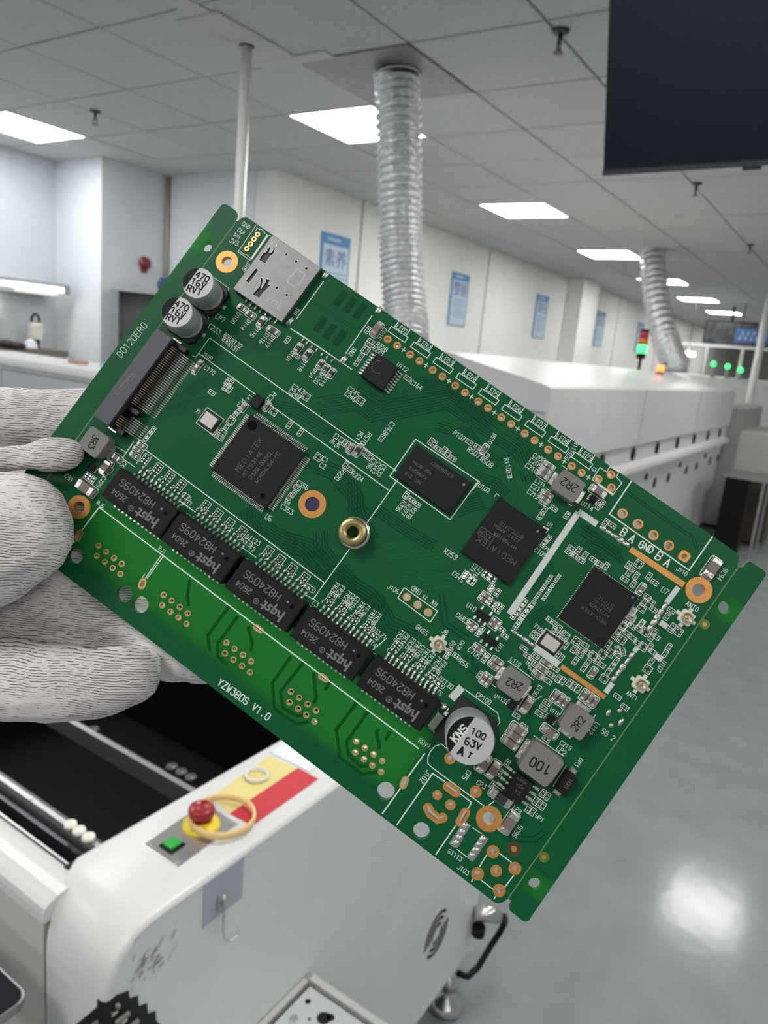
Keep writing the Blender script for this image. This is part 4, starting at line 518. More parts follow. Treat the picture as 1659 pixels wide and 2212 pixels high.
# left top rail along y, rounded
b = MB(); b.grid([[(XL + .002 + .03 * (1 - math.cos(a)) , y, .893 + .017 * math.sin(a)) for a in [PI * k / 8 for k in range(9)]] + [(XL + .062, y, .882), (XL + .002, y, .882)] for y in (.664, 2.1)], 0, False, True, (True, True)); mbuild(b, 'left_rail_cover', M_white)
b = MB(); b.box(XL + .051, .70, .30, XR - .021, 2.1, .32); b.box(XL + .051, 2.08, .32, XR - .021, 2.1, .90); b.box(XL + .051, .699, .32, XR - .021, .705, .905); b.box(XL + .051, .706, .32, XL + .056, 2.07, .88); b.box(XR - .03, .706, .32, XR - .022, 2.07, .88); mbuild(b, 'black_interior', M_black)
for (x, z, w_, m, nm) in ((.512, .900, .007, M_rail, 'conveyor_rail'), (.523, .893, .005, M_dsteel, 'conveyor_rail'), (.500, .885, .006, M_dsteel, 'conveyor_rail'), (.668, .902, .009, M_rail, 'conveyor_rail'), (.681, .893, .006, M_dsteel, 'conveyor_rail'), (.476, .890, .003, M_rail, 'conveyor_rail')):
    b = MB(); b.box(x - w_ / 2, .708, z - .03, x + w_ / 2, 2.06, z, ch=.002); mbuild(b, nm, m)
for i, (y, x) in enumerate(((.769, .511), (.750, .511), (.7305, .511))):
    b = MB(); b.lathe([(0.001, 0), (.0078, 0), (.0085, .003), (.0078, .006), (.001, .007)], n=18); b.v = [(p[0] + x, p[1] + y, p[2] + .9003) for p in b.v]; mbuild(b, 'belt_roller', M_roller)
for i, (y, x) in enumerate(((.784, .692), (.763, .692), (.742, .692), (.96, .68))):
    b = MB(); b.lathe([(0.001, 0), (.0085, 0), (.0095, .003), (.0085, .006), (.001, .007)], n=18); b.v = [(p[0] + x, p[1] + y, p[2] + .894) for p in b.v]; mbuild(b, 'belt_roller', M_dsteel)
for y in (.86, .95, 1.1):
    for x in (.512, .668):
        b = MB(); b.cyl(x, y, .9015 if x > .6 else .8995, .9035 if x > .6 else .902, .0025, 8); mbuild(b, 'rail_screw', M_steel)
# control plate, button, e-stop
b = MB(); b.prism([(.534, .590), (.640, .594), (.641, .660), (.534, .652)], ZT, ZT + .0015, 0, .0006); mbuild(b, 'control_plate', mat('brushed_plate', (.50, .50, .50), .3, .9))
for x, y in ((.540, .596), (.540, .646), (.634, .600), (.634, .654)):
    b = MB(); b.cyl(x, y, ZT + .0015, ZT + .0028, .0035, 10, r1=.0025); mbuild(b, 'plate_screw', M_steel)
b = MB(); b.box(.544, .6125, ZT + .0015, .567, .6355, ZT + .004, ch=.001); mbuild(b, 'button_bezel', M_black)
b = MB(); b.box(.547, .6155, ZT + .004, .564, .6325, ZT + .007, ch=.001); mbuild(b, 'green_button', M_gbtn)
b = MB(); b.lathe([(.0245, 0), (.0245, .003), (.018, .0042), (.014, .005), (.014, .010)], .606, .627, 24); b.v = [(p[0], p[1], p[2] + ZT + .0015) for p in b.v]; mbuild(b, 'emergency_collar', M_yel)
b = MB(); b.lathe([(.0125, .008), (.0135, .013), (.0165, .016), (.0175, .022), (.0165, .0265), (.012, .029), (.011, .0275), (.001, .0275)], .606, .627, 28); b.v = [(p[0], p[1], p[2] + ZT + .0015) for p in b.v]; mbuild(b, 'emergency_button', M_red)
# label on the beam: yellow and red halves
b = MB(); b.prism([(.648, .618), (.792, .621), (.790, .675), (.660, .664)], ZT, ZT + .0004); mbuild(b, 'yellow_label', M_yell)
b = MB(); b.prism([(.650, .577), (.792, .579), (.794, .6205), (.648, .6175)], ZT, ZT + .0006); mbuild(b, 'red_label', M_redl)
b = MB(); b.lathe([(.015, 0), (.018, 0), (.018, .006), (.015, .006), (.015, 0)], .735, .650, 24); b.v = [(p[0], p[1], p[2] + ZT + .0006) for p in b.v]; mbuild(b, 'round_cap', mat('cap_white', (.74, .72, .66), .4))
b = MB(); b.box(.796, .600, ZT, .830, .680, ZT + .002, ch=.0007); mbuild(b, 'clear_plate', mat('clear_plate', (.60, .63, .68), .25))
# toothed dark opening with rack bars at the lower left corner
b = MB(); b.prism([(XL + .013, .72), (.505, .72), (.474, .771), (.4725, .786), (.4615, .791), (.460, .807), (.4485, .812), (.447, .828), (.436, .833), (.4345, .845), (.4235, .849), (XL + .013, .852)], 0, .0008)
b.v = [(p[0], YF - p[2], p[1]) for p in b.v]; b.box(XL - .0009, YF - .0009, .72, XL + .0145, YF + .012, .850); b.poly([(XL - .0008, .556, .848), (XL - .0008, .612, .775), (XL - .0008, .612, .72), (XL - .0008, .556, .72)]); mbuild(b, 'rack_opening', M_black)
for k in range(6):
    z = .843 - .0213 * k; xe = .421 + .0128 * k
    b = MB(); b.obox(((XL + .012 + xe) / 2, YF - .003, z - .004), (1, 0, .0), (0, 1, 0), (0, 0, 1), max(.002, (xe - XL - .012) / 2), .002, .002); b.obox((XL - .003, .58, z - .045), (0, .62, -.78), (0, .78, .62), (1, 0, 0), .034, .002, .002); mbuild(b, 'rack_bar', mat('rack_bar', (.20, .205, .19), .45) if k == 0 else bpy.data.materials['rack_bar'])
    b = MB(); b.box(xe - .010, YF - .0042, z - .011, xe - .003, YF - .001, z - .008); mbuild(b, 'rack_pin', M_steel)
# fan grille: concentric arc slots in the front sheet (black strips painted for their inner shade)
FX, FZ = 1.215, .362
for k, r in enumerate((.020, .033, .046)):
    for q in range(2):
        a0 = PI * q + .28 + .5; a1 = PI * (q + 1) - .28 + .5
        n = 12; b = MB()
        ring = lambda rr, y: [(FX + rr * math.cos(a0 + (a1 - a0) * i / n), y, FZ + rr * 1.05 * math.sin(a0 + (a1 - a0) * i / n)) for i in range(n + 1)]
        b.grid([ring(r - .0035, YF), ring(r - .003, YF - .0006), ring(r + .003, YF - .0006), ring(r + .0035, YF)], 0, False, False); mbuild(b, 'fan_slot_shade', M_black)
# horizontal steel mounting tray bolted under the front sheet
b = MB(); b.box(.40, .30, .575, .769, YF - .0008, .600); mbuild(b, 'tray_body', mat('tray_frame', (.40, .41, .40), .42))
b = MB(); b.box(.757, .30, .6001, .769, YF - .0008, .612, ch=.002); b.box(.40, .540, .6001, .7565, YF - .0008, .612, ch=.002); mbuild(b, 'tray_rim', mat('tray_rim', (.42, .43, .42), .42))
b = MB(); b.box(.40, .30, .6001, .7565, .5395, .6015); mbuild(b, 'tray_gap', mat('recess_dark', (.06, .06, .055), .5))
b = MB(); b.box(.40, .30, .6016, .752, .535, .608, ch=.001); mbuild(b, 'tray_plate', mat('panel_plate', (.44, .46, .455), .32))
for x, y, z, r, m, nm in ((.729, .520, .608, .0042, M_black, 'tray_hole'), (.695, .518, .608, .0065, M_steel, 'tray_washer'), (.722, .485, .608, .010, M_black, 'tray_hole'), (.729, .478, .608, .006, M_black, 'tray_hole'), (.708, .500, .608, .002, M_black, 'tray_hole'), (.763, .5445, .612, .0045, M_steel, 'tray_screw')):
    q = MB(); q.cyl(x, y, z - .001, z + .0008, r, 14); mbuild(q, nm, m)
# scuff marks: worn patches on the sheet
b = MB()
for k in range(26):
    x, z = .437 + .034 * random.random() + .012 * (k % 3), .872 - .034 * random.random(); l = random.uniform(.002, .009); a = random.uniform(.3, 1.0)
    b.ribbon([(x, z), (x + l * math.cos(a), z + l * math.sin(a))], random.uniform(.0008, .0028), 0)
for x, z, l, a in ((.449, .871, .016, .5), (.453, .862, .012, .6), (.44, .88, .006, 1.2), (.472, .868, .016, .9), (.465, .848, .014, .3), (.445, .858, .010, .4)):
    b.ribbon([(x, z), (x + l * .5 * math.cos(a), z + l * .5 * math.sin(a) + .001), (x + l * math.cos(a), z + l * math.sin(a))], .0012, 0)
b.v = [(p[0], YF - .0001, p[1]) for p in b.v]; mbuild(b, 'scuff_marks', mat('scuff', (.36, .36, .34), .6))
# levelling feet
for x, y in ((1.40, .585), (.46, .62), (1.38, 2.0), (.46, 2.0)):
    b = MB(); b.lathe([(.042, 0), (.044, .012), (.036, .026), (.016, .042), (.012, .06), (.022, .062), (.022, .085), (.010, .09), (.010, .17)], x, y, 20, caps=(True, False)); mbuild(b, 'levelling_foot', M_steel)
# connector and cable at the right end
b = MB(); b.tube([(1.405, .548, .285), (1.425, .52, .285), (1.445, .505, .27)], [.018, .02, .016], 12); mbuild(b, 'cable_connector', M_steel)
b = MB(); b.cyl(1.40, .53, .24, .262, .016, 12); mbuild(b, 'cable_gland', M_black)
b = MB(); b.tube([(1.44, .508, .268), (1.475, .50, .255), (1.505, .505, .22), (1.51, .515, .18), (1.48, .525, .15), (1.43, .53, .125), (1.385, .535, .13), (1.36, .548, .15)], .0075, 10); mbuild(b, 'cable', M_black)
# things lying on or hanging from the machine
b = MB(); b.lathe([(.040, 0), (.0435, 0), (.0445, .004), (.0435, .009), (.040, .009), (.039, .0045), (.040, 0)], n=40); o = b.build('tape_ring', M_tape, loc=(.630, .6125, ZT + .0048)); tag(o, 'tan ring of tape leaning around the red emergency stop button', 'ring'); o.rotation_euler = (.0, .0, 0)
t = thing('adhesive_hook', 'clear adhesive pad with a wire hook on the front of the white machine', 'hook', (.574, YF, .88))
b = MB(); b.box(-.033, -.0008, -.030, .033, -.0001, .030); b.build('pad', M_clear, t)
b = MB(); b.box(-.012, -.004, -.020, .004, -.001, .002, ch=.001); b.build('hook_plate', M_steel, t)
b = MB(); b.tube([(-.005, -.006, .002), (-.005, -.007, -.02), (-.005, -.007, -.05), (-.001, -.008, -.066), (.007, -.009, -.073), (.015, -.011, -.071), (.021, -.012, -.062)], .0016, 8); b.build('wire_hook', M_steel, t)
t = thing('tablet_terminal', 'black tablet with silver rim at the bottom left corner', 'tablet', (.359, .611, .86))
def rrect(x0, y0, x1, y1, r): return arcp(x1 - r, y0 + r, r, -90, 0, 5) + arcp(x1 - r, y1 - r, r, 0, 90, 5) + arcp(x0 + r, y1 - r, r, 90, 180, 5) + arcp(x0 + r, y0 + r, r, 180, 270, 5)
def arcp(cx, cy, r, a0, a1, n=6): return [(cx + r * math.cos(math.radians(a0 + (a1 - a0) * i / n)), cy + r * math.sin(math.radians(a0 + (a1 - a0) * i / n))) for i in range(n + 1)]
b = MB(); b.prism(rrect(-.20, 0, .0, .26, .014), -.012, -.001); b.build('rim', mat('rim_metal', (.30, .30, .31), .4, .8), t)
b = MB(); b.prism(rrect(-.1975, .0025, -.0025, .2575, .012), -.0009, .0008); b.build('screen_panel', mat('tablet_black', (.008, .009, .012), .5, spec=.08), t)
b = MB(); b.cyl(-.12, .14, -.86, -.0121, .02, 12); b.build('stand_arm', M_black, t)
b = MB(); b.cyl(-.12, .14, -.86, -.84, .07, 20); b.build('stand_base', M_black, t)
# ================================================================= CIRCUIT BOARD (built in millimetres, scaled to metres)
K = .001
board = thing('circuit_board', 'green router circuit board held up in the gloved hand, filled with chips', 'circuit board')
board.matrix_world = Matrix(BOARD_M)
def pb(b, name, m, parent=board, label=None): return b.build(name, m, parent, K, label=label)
def board_mat():
    m = bpy.data.materials.new('solder_mask'); m.use_nodes = True; nt = m.node_tree; L = nt.links.new
    b = nt.nodes['Principled BSDF']; b.inputs['Roughness'].default_value = .38; b.inputs['Specular IOR Level'].default_value = .16
    out = nt.nodes['Material Output']
    tc = nt.nodes.new('ShaderNodeTexCoord'); sx = nt.nodes.new('ShaderNodeSeparateXYZ'); L(tc.outputs['Object'], sx.inputs[0])
    def ramp(src, a, c, flip=False):
        r = nt.nodes.new('ShaderNodeMapRange'); r.interpolation_type = 'SMOOTHSTEP'
        r.inputs[1].default_value = a * K; r.inputs[2].default_value = c * K; L(src, r.inputs[0])
        if flip: r.inputs[3].default_value, r.inputs[4].default_value = 1, 0
        return r.outputs[0]
    def mul(a, c):
        q = nt.nodes.new('ShaderNodeMath'); q.operation = 'MULTIPLY'; L(a, q.inputs[0]); L(c, q.inputs[1]); return q.outputs[0]
    def mx(a, c):
        q = nt.nodes.new('ShaderNodeMath'); q.operation = 'MAXIMUM'; L(a, q.inputs[0]); L(c, q.inputs[1]); return q.outputs[0]
    X, Y = sx.outputs[0], sx.outputs[1]
    # bare laminate without copper: the jack field and the strips round the rail holes
    jack = mul(mul(ramp(X, 6, 8.5), ramp(X, 88.5, 89.6, True)), mul(ramp(Y, -77.6, -74.8), ramp(Y, -62.5, -61.2, True)))
    rl = mul(ramp(X, -5.8, -4.8, True), mul(ramp(Y, -12.6, -11.2), ramp(Y, -7.2, -6.0, True)))
    rr = mul(ramp(X, 117.4, 117.8), mx(mul(ramp(Y, -13, -12.4), ramp(Y, -8.2, -7.7, True)), mul(ramp(Y, -75.6, -75), ramp(Y, -71.2, -70.6, True))))
    edge = mul(ramp(X, -8.4, -6.9, True), mul(ramp(Y, -40, -6), ramp(Y, -5.2, -3.6, True)))
    mask = mx(mx(jack, edge), mx(rl, rr))
    n = nt.nodes.new('ShaderNodeTexNoise'); n.inputs['Scale'].default_value = 160; n.inputs['Detail'].default_value = 3; L(tc.outputs['Object'], n.inputs['Vector'])
    c1 = nt.nodes.new('ShaderNodeMix'); c1.data_type = 'RGBA'; c1.inputs[6].default_value = (.0032, .086, .027, 1); c1.inputs[7].default_value = (.0042, .104, .034, 1); L(n.outputs['Fac'], c1.inputs[0])
    c2 = nt.nodes.new('ShaderNodeMix'); c2.data_type = 'RGBA'; L(mask, c2.inputs[0]); L(c1.outputs[2], c2.inputs[6]); c2.inputs[7].default_value = (.012, .13, .022, 1)
    L(c2.outputs[2], b.inputs['Base Color'])
    n2 = nt.nodes.new('ShaderNodeTexNoise'); n2.inputs['Scale'].default_value = 900; L(tc.outputs['Object'], n2.inputs['Vector'])
    bp = nt.nodes.new('ShaderNodeBump'); bp.inputs['Strength'].default_value = .10; bp.inputs['Distance'].default_value = .0002; L(n2.outputs['Fac'], bp.inputs['Height']); L(bp.outputs[0], b.inputs['Normal'])
    tr = nt.nodes.new('ShaderNodeBsdfTranslucent'); tr.inputs[0].default_value = (.22, .78, .33, 1)
    f = nt.nodes.new('ShaderNodeMath'); f.operation = 'MULTIPLY'; L(mask, f.inputs[0]); f.inputs[1].default_value = .5
    ms = nt.nodes.new('ShaderNodeMixShader'); L(f.outputs[0], ms.inputs[0]); L(b.outputs[0], ms.inputs[1]); L(tr.outputs[0], ms.inputs[2]); L(ms.outputs[0], out.inputs[0])
    return m
M_pcb = board_mat()
M_silk = mat('silk_white', (.80, .86, .80), .55)
M_silkd = mat('silk_grey', (.47, .50, .49), .55)
M_laser = mat('laser_mark', (.19, .18, .165), .7)
M_tlaser = mat('white_mark', (.20, .205, .205), .6)
M_trace = mat('trace_dark', (.0028, .056, .018), .5, spec=.12)
M_tracel = mat('trace_light', (.008, .115, .038), .5, spec=.12)
M_gap = mat('trace_gap', (.003, .085, .012), .6, spec=.08)
M_cu = mat('copper_pad', (.70, .315, .085), .36, .55, noise_s=900, noise_a=.06)
M_gold = mat('gold_pad', (.80, .50, .22), .3, .7)
M_tin = mat('solder', (.72, .70, .66), .24, 1, bump_s=1500, bump=.28, dist=.0003)
M_pin = mat('tinned_pin', (.74, .73, .70), .26, 1)
M_chip = mat('chip_epoxy', (.0085, .009, .011), .6, spec=.25, bump_s=4000, bump=.25, dist=.0001)
M_chipt = mat('transformer_epoxy', (.0085, .0085, .009), .65, spec=.25, bump_s=3000, bump=.35, dist=.0001)
M_can = mat('capacitor_can', (.52, .54, .55), .5, .45)
M_cantop = mat('capacitor_top', (.52, .52, .53), .5, .15)
M_capk = mat('capacitor_black', (.010, .010, .011), .5)
M_ferr = mat('ferrite_grey', (.205, .195, .188), .65, noise_s=2500, noise_a=.08)
M_mk = mat('black_print', (.008, .008, .009), .6, spec=.2)
M_dim = mat('dimple_black', (.0025, .0025, .003), .8, spec=.1)
M_cerb = mat('ceramic_brown', (.20, .155, .135), .4)
M_cerg = mat('ceramic_grey', (.17, .16, .15), .4)
M_cerk = mat('ceramic_black', (.030, .032, .036), .4)
M_brass = mat('brass', (.42, .335, .15), .32, 1, bump_s=700, bump=.12, dist=.0003)
M_tinsh = mat('nickel_shell', (.25, .25, .25), .48, .8, noise_s=500, noise_a=.08, bump_s=1500, bump=.08, dist=.0002)
M_conn = mat('connector_nylon', (.072, .076, .095), .5)
M_connk = mat('connector_black', (.008, .008, .009), .4)
M_ipx = mat('coax_white', (.70, .68, .60), .4)
M_coax = mat('coax_ring', (.52, .47, .33), .38, .8)
M_xtal = mat('crystal_can', (.66, .63, .58), .3, .9)
M_lna = mat('white_chip', (.62, .64, .62), .4)
M_vs = mat('score_line', (.13, .22, .085), .6)
M_fr4 = mat('bare_laminate', (.32, .34, .14), .6)

def outline2d(splines, thick, name, m, parent, z):
    """flat plate with real holes: first spline is the rim, the rest are openings"""
    cu = bpy.data.curves.new(name, 'CURVE'); cu.dimensions = '2D'; cu.fill_mode = 'BOTH'; cu.extrude = thick / 2 * K
    for pts in splines:
        sp_ = cu.splines.new('POLY'); sp_.points.add(len(pts) - 1); sp_.use_cyclic_u = True
        for p, q in zip(sp_.points, pts): p.co = (q[0] * K, q[1] * K, 0, 1)
    tmp = bpy.data.objects.new(name, cu); COL.objects.link(tmp)
    dg = bpy.context.evaluated_depsgraph_get(); me = bpy.data.meshes.new_from_object(tmp.evaluated_get(dg)); bpy.data.objects.remove(tmp)
    me.transform(Matrix.Translation((0, 0, z * K))); me.materials.clear(); me.materials.append(m)
    o = bpy.data.objects.new(name, me); COL.objects.link(o); o.parent = parent; return o
def arcp(cx, cy, r, a0, a1, n=6): return [(cx + r * math.cos(math.radians(a0 + (a1 - a0) * i / n)), cy + r * math.sin(math.radians(a0 + (a1 - a0) * i / n))) for i in range(n + 1)]
def capsule(x0, y0, x1, y1, r, n=8):
    a = math.degrees(math.atan2(y1 - y0, x1 - x0))
    return arcp(x1, y1, r, a - 90, a + 90, n) + arcp(x0, y0, r, a + 90, a + 270, n)
def fatpath(pts, r):
    """outline of a thick open polyline"""
    L, R_ = [], []
    for i, p in enumerate(pts):
        a = pts[max(i - 1, 0)]; c = pts[min(i + 1, len(pts) - 1)]
        d = math.hypot(c[0] - a[0], c[1] - a[1]); nx, ny = -(c[1] - a[1]) / d, (c[0] - a[0]) / d
        L.append((p[0] + nx * r, p[1] + ny * r)); R_.append((p[0] - nx * r, p[1] - ny * r))
    a0 = math.degrees(math.atan2(pts[-1][1] - pts[-2][1], pts[-1][0] - pts[-2][0])); b0 = math.degrees(math.atan2(pts[0][1] - pts[1][1], pts[0][0] - pts[1][0]))
    return R_ + arcp(*pts[-1], r, a0 - 90, a0 + 90)[1:-1] + L[::-1] + arcp(*pts[0], r, b0 - 90, b0 + 90)[1:-1]
rim = (arcp(-7.5, -.9, 1.0, 180, 90, 4) + [(-5.2, .1), (-4.75, -.3), (-4.6, -1.4), (-4.1, -1.75), (-3.55, -1.5)] + arcp(-1.9, -1.3, 1.55, 170, 90, 6)
       + arcp(115.1, -2.1, 1.6, 90, 10, 6) + [(116.75, -2.3), (117.3, -2.55), (117.85, -2.2), (118.0, -1.0), (118.3, -.45)] + arcp(121.4, -1.2, .75, 90, 0, 4)
       + arcp(121.5, -79.0, .9, 0, -90, 4) + [(118.6, -79.8), (118.3, -79.5), (118.25, -78.6), (117.8, -78.2), (117.2, -78.3), (116.9, -78.8)] + arcp(115.2, -78.6, 1.75, -10, -90, 6)
       + arcp(-1.9, -78.9, 1.5, 270, 190, 6) + [(-3.6, -78.4), (-4.3, -78.2), (-4.7, -78.9), (-5.0, -79.8)] + arcp(-7.5, -79.2, 1.0, 270, 180, 4))
holes = [circ(x, y, h, 14) for x, y, r, h, k in HOLE] + [circ(x, y, .40, 10) for x, y in RJH] + [circ(x, y, r, 20) for x, y, r in NPTH]
holes += [capsule(a, b_, c, d, h) for a, b_, c, d, r, h in SLOT] + [fatpath(LSLOT, .36)]
substrate = outline2d([rim] + holes, 1.4, 'substrate', M_pcb, board, -.7)
# plated rings: each its own part
def ring_part(outer, inner, name, m):
    n = len(outer); b = MB()
    b.grid([[(*p, .012) for p in outer], [(*p, .03) for p in outer], [(*p, .03) for p in inner], [(*p, -1.38) for p in inner]], 0, False); pb(b, name, m)
for x, y, r, h, k in HOLE:
    n = 28 if r > 2 else 16
    if k == 's':
        q = []
        for i in range(n):
            a = 2 * PI * (i + .5) / n; c, s_ = math.cos(a), math.sin(a); m_ = r / max(abs(c), abs(s_)); m_ = min(m_, r * 1.22); q.append((x + c * m_, y + s_ * m_))
        ring_part(q, [(x + h * .97 * math.cos(2 * PI * (i + .5) / n), y + h * .97 * math.sin(2 * PI * (i + .5) / n)) for i in range(n)], 'square_pad', M_cu)
    else: ring_part(circ(x, y, r, n), circ(x, y, h * .97, n), 'mounting_ring' if r > 2 else 'plated_hole', M_gold if k == 'g' else M_cu)
for x, y in RJH: ring_part(circ(x, y, .62, 14), circ(x, y, .39, 14), 'plated_hole', M_gold)
for a, b_, c, d, r, h in SLOT: ring_part(capsule(a, b_, c, d, r), capsule(a, b_, c, d, h * .97), 'plated_slot', M_cu if r > .8 else M_gold)
ring_part(fatpath(LSLOT, .95), fatpath(LSLOT, .35), 'plated_slot', M_cu)
q = MB(); q.prism(circ(HOLE[1][0], HOLE[1][1], 1.47, 24), -1.3, -.25, 0, .1); pb(q, 'blue_plug', mat('navy_plug', (.018, .022, .085), .5))
# copper bars, solder strips
for a, b_, c, d, w_ in BAR:
    L_ = math.hypot(c - a, d - b_); nx, ny = -(d - b_) / L_ * w_ / 2, (c - a) / L_ * w_ / 2
    q = MB(); q.prism([(a - nx, b_ - ny), (c - nx, d - ny), (c + nx, d + ny), (a + nx, b_ + ny)], .0, .035); pb(q, 'copper_bar', M_cu)
for a, b_, c, d, w_ in BAND:
    L_ = math.hypot(c - a, d - b_); nx, ny = -(d - b_) / L_ * w_ / 2, (c - a) / L_ * w_ / 2
    q = MB(); q.prism([(a - nx, b_ - ny), (c - nx, d - ny), (c + nx, d + ny), (a + nx, b_ + ny)], .0, .02); pb(q, 'white_band', mat('band_white', (.62, .66, .63), .55, noise_s=700, noise_a=.06) if not bpy.data.materials.get('band_white') else bpy.data.materials['band_white'])
def blob(b, x, y, rx, ry, h, ang=0, rnd=random):
    n = 9; ca, sa = math.cos(ang), math.sin(ang); rings = []
    for f, z in ((1, .0), (.92, .45), (.6, .85), (.2, 1.0)):
        rings.append([(x + (px * ca - py * sa), y + (px * sa + py * ca), z * h) for px, py in [((rx * f) * math.cos(2 * PI * k / n) * rnd.uniform(.9, 1.1), ry * f * math.sin(2 * PI * k / n) * rnd.uniform(.9, 1.1)) for k in range(n)]])
    b.grid(rings, 0, True, True, (False, True))
for a, b_, c, d, w_ in BLOB:
    L_ = math.hypot(c - a, d - b_); n = max(3, int(L_ / 1.15)); ang = math.atan2(d - b_, c - a)
    for i in range(n):
        f = (i + .5) / n; q = MB(); blob(q, a + (c - a) * f, b_ + (d - b_) * f, L_ / n * random.uniform(.55, .85), w_ * random.uniform(.45, .85), random.uniform(.18, .4), ang); pb(q, 'solder_blob', M_tin)
# score lines
q = MB(); q.ribbon([(-3.75, -1.9), (-3.75, -78.2)], .22, .006); pb(q, 'score_line', M_vs); q = MB(); q.ribbon([(117.15, -2.6), (117.15, -78.2)], .24, .006); pb(q, 'score_line', M_vs)
# copper traces under the mask
q = MB(); ql = MB()
for n, sp_, w_, sh, pts in TRACE:
    for k in range(n):
        off = (k - (n - 1) / 2) * sp_; P = []
        for i, p in enumerate(pts):
            a = pts[max(i - 1, 0)]; c = pts[min(i + 1, len(pts) - 1)]
            d = math.hypot(c[0] - a[0], c[1] - a[1]); nx, ny = -(c[1] - a[1]) / d, (c[0] - a[0]) / d
            if 0 < i < len(pts) - 1:
                d1 = math.hypot(p[0] - a[0], p[1] - a[1]); cosf = max(.5, ((p[0] - a[0]) * (c[0] - a[0]) + (p[1] - a[1]) * (c[1] - a[1])) / (d1 * d))
            else: cosf = 1
            P.append((p[0] + nx * off / cosf, p[1] + ny * off / cosf))
        (q if sh == 'd' else ql).ribbon(P, w_, .004 + .0004 * (k % 2))
for x, y in DARKPAD: q.prism(rect(x - .75, y - 1.75, x + .75, y + 1.75), .0, .006)
stuff(pb(q, 'dark_trace', M_trace)); stuff(pb(ql, 'light_trace', M_tracel))
q = MB()
for P in LOOP:
    for off in (-.28, .28):
        PP = []
        for i, p in enumerate(P):
            a = P[max(i - 1, 0)]; c = P[min(i + 1, len(P) - 1)]; d = math.hypot(c[0] - a[0], c[1] - a[1])
            PP.append((p[0] - (c[1] - a[1]) / d * off, p[1] + (c[0] - a[0]) / d * off))
        q.ribbon(PP, .13, .005)
    q.ribbon(P, .42, .004)
stuff(pb(q, 'jack_trace', M_gap))
# silkscreen lines and small lettering
q = MB()
for w_, pts in SIL: q.ribbon(pts, w_ * .85, .013)
for cx, cy in LED:
    q.ribbon([(cx - 2.05, cy + .6), (cx + 2.05, cy + .6), (cx + 2.05, cy - .6), (cx - 2.05, cy - .6), (cx - 2.05, cy + .6)], .15, .013)
    q.ribbon([(cx - 1.45, cy + .6), (cx - 1.45, cy + 2.15)], .17, .013); q.ribbon([(cx + 1.45, cy + .6), (cx + 1.45, cy + 2.15)], .17, .013)
for x, y in PLUS: q.ribbon([(x - .5, y), (x + .5, y)], .15, .013); q.ribbon([(x, y - .5), (x, y + .5)], .15, .013)
for s_, a, b_, c, d, w_ in BIG: text(q, s_, a, b_, c, d, w_, .013)
for i, (cx, cy) in enumerate(LED): text(q, 'LED%d' % (i + 1), cx - 1.25, cy + 1.35, cx + 1.35, cy + 1.35, .10, .013, hf=1.6)
pb(q, 'silkscreen_print', M_silk, label='white printed outlines and large lettering')
q = MB()
for s_, a, b_, c, d in TXT: text(q, s_, a, b_, c, d, .105, .013)
pb(q, 'designator_print', M_silk, label='small white component designators')
# empty footprints: printed frame plus two tinned pads each
q = MB(); pd = MB(); mask_ = MB()
for x, y, k in CELL:
    hl, hw, a = {'x': (.72, .40, 0), 'y': (.72, .40, PI / 2), 'd': (.72, .74, PI / 2), 't': (.85, .27, PI / 2), 'z': (.72, .40, -PI / 4)}[k]
    ca, sa = math.cos(a), math.sin(a); T = lambda u, v: (x + u * ca - v * sa, y + u * sa + v * ca)
    q.ribbon([T(-hl, -hw), T(hl, -hw), T(hl, hw), T(-hl, hw), T(-hl, -hw)], .11, .014)
    mask_.prism([T(-hl + .05, -hw + .05), T(hl - .05, -hw + .05), T(hl - .05, hw - .05), T(-hl + .05, hw - .05)], .0, .009)
    rows = (-.36, .36) if k == 'd' else (0,)
    for v in rows:
        for u in ((-.32, .32) if k != 't' else (-.5, 0, .5)):
            g_ = .13 if k == 't' else .17; pd.prism([T(u - g_, v - g_), T(u + g_, v - g_), T(u + g_, v + g_), T(u - g_, v + g_)], .0, .05)
for x, y in GRP:
    q.ribbon([(x - .80, y - .9), (x - .80, y + 1.15), (x + .80, y + 1.15), (x + .80, y - .9), (x + .35, y - 1.5)], .11, .014); q.ribbon([(x - .8, y - .9), (x - 1.15, y - 1.3), (x - .95, y - 1.7)], .11, .014)
    mask_.prism(rect(x - .72, y - .85, x + .72, y + 1.08), 0, .009)
    for u in (-.36, .36):
        for v in (-.62, 0, .62): pd.prism(rect(x + u - .17, y + v - .15, x + u + .17, y + v + .15), 0, .05)
for x, y in OVAL:
    q.ribbon(capsule(x - .45, y + .1, x + .55, y + .1, .52) + [capsule(x - .45, y + .1, x + .55, y + .1, .52)[0]], .11, .014)
    for u in (-.42, .52): pd.prism(rect(x + u - .18, y - .08, x + u + .18, y + .28), 0, .05)
pb(q, 'footprint_print', M_silk, label='white printed frames of small footprints'); stuff(pb(pd, 'bare_pad', M_pin)); stuff(pb(mask_, 'footprint_mask', M_trace))
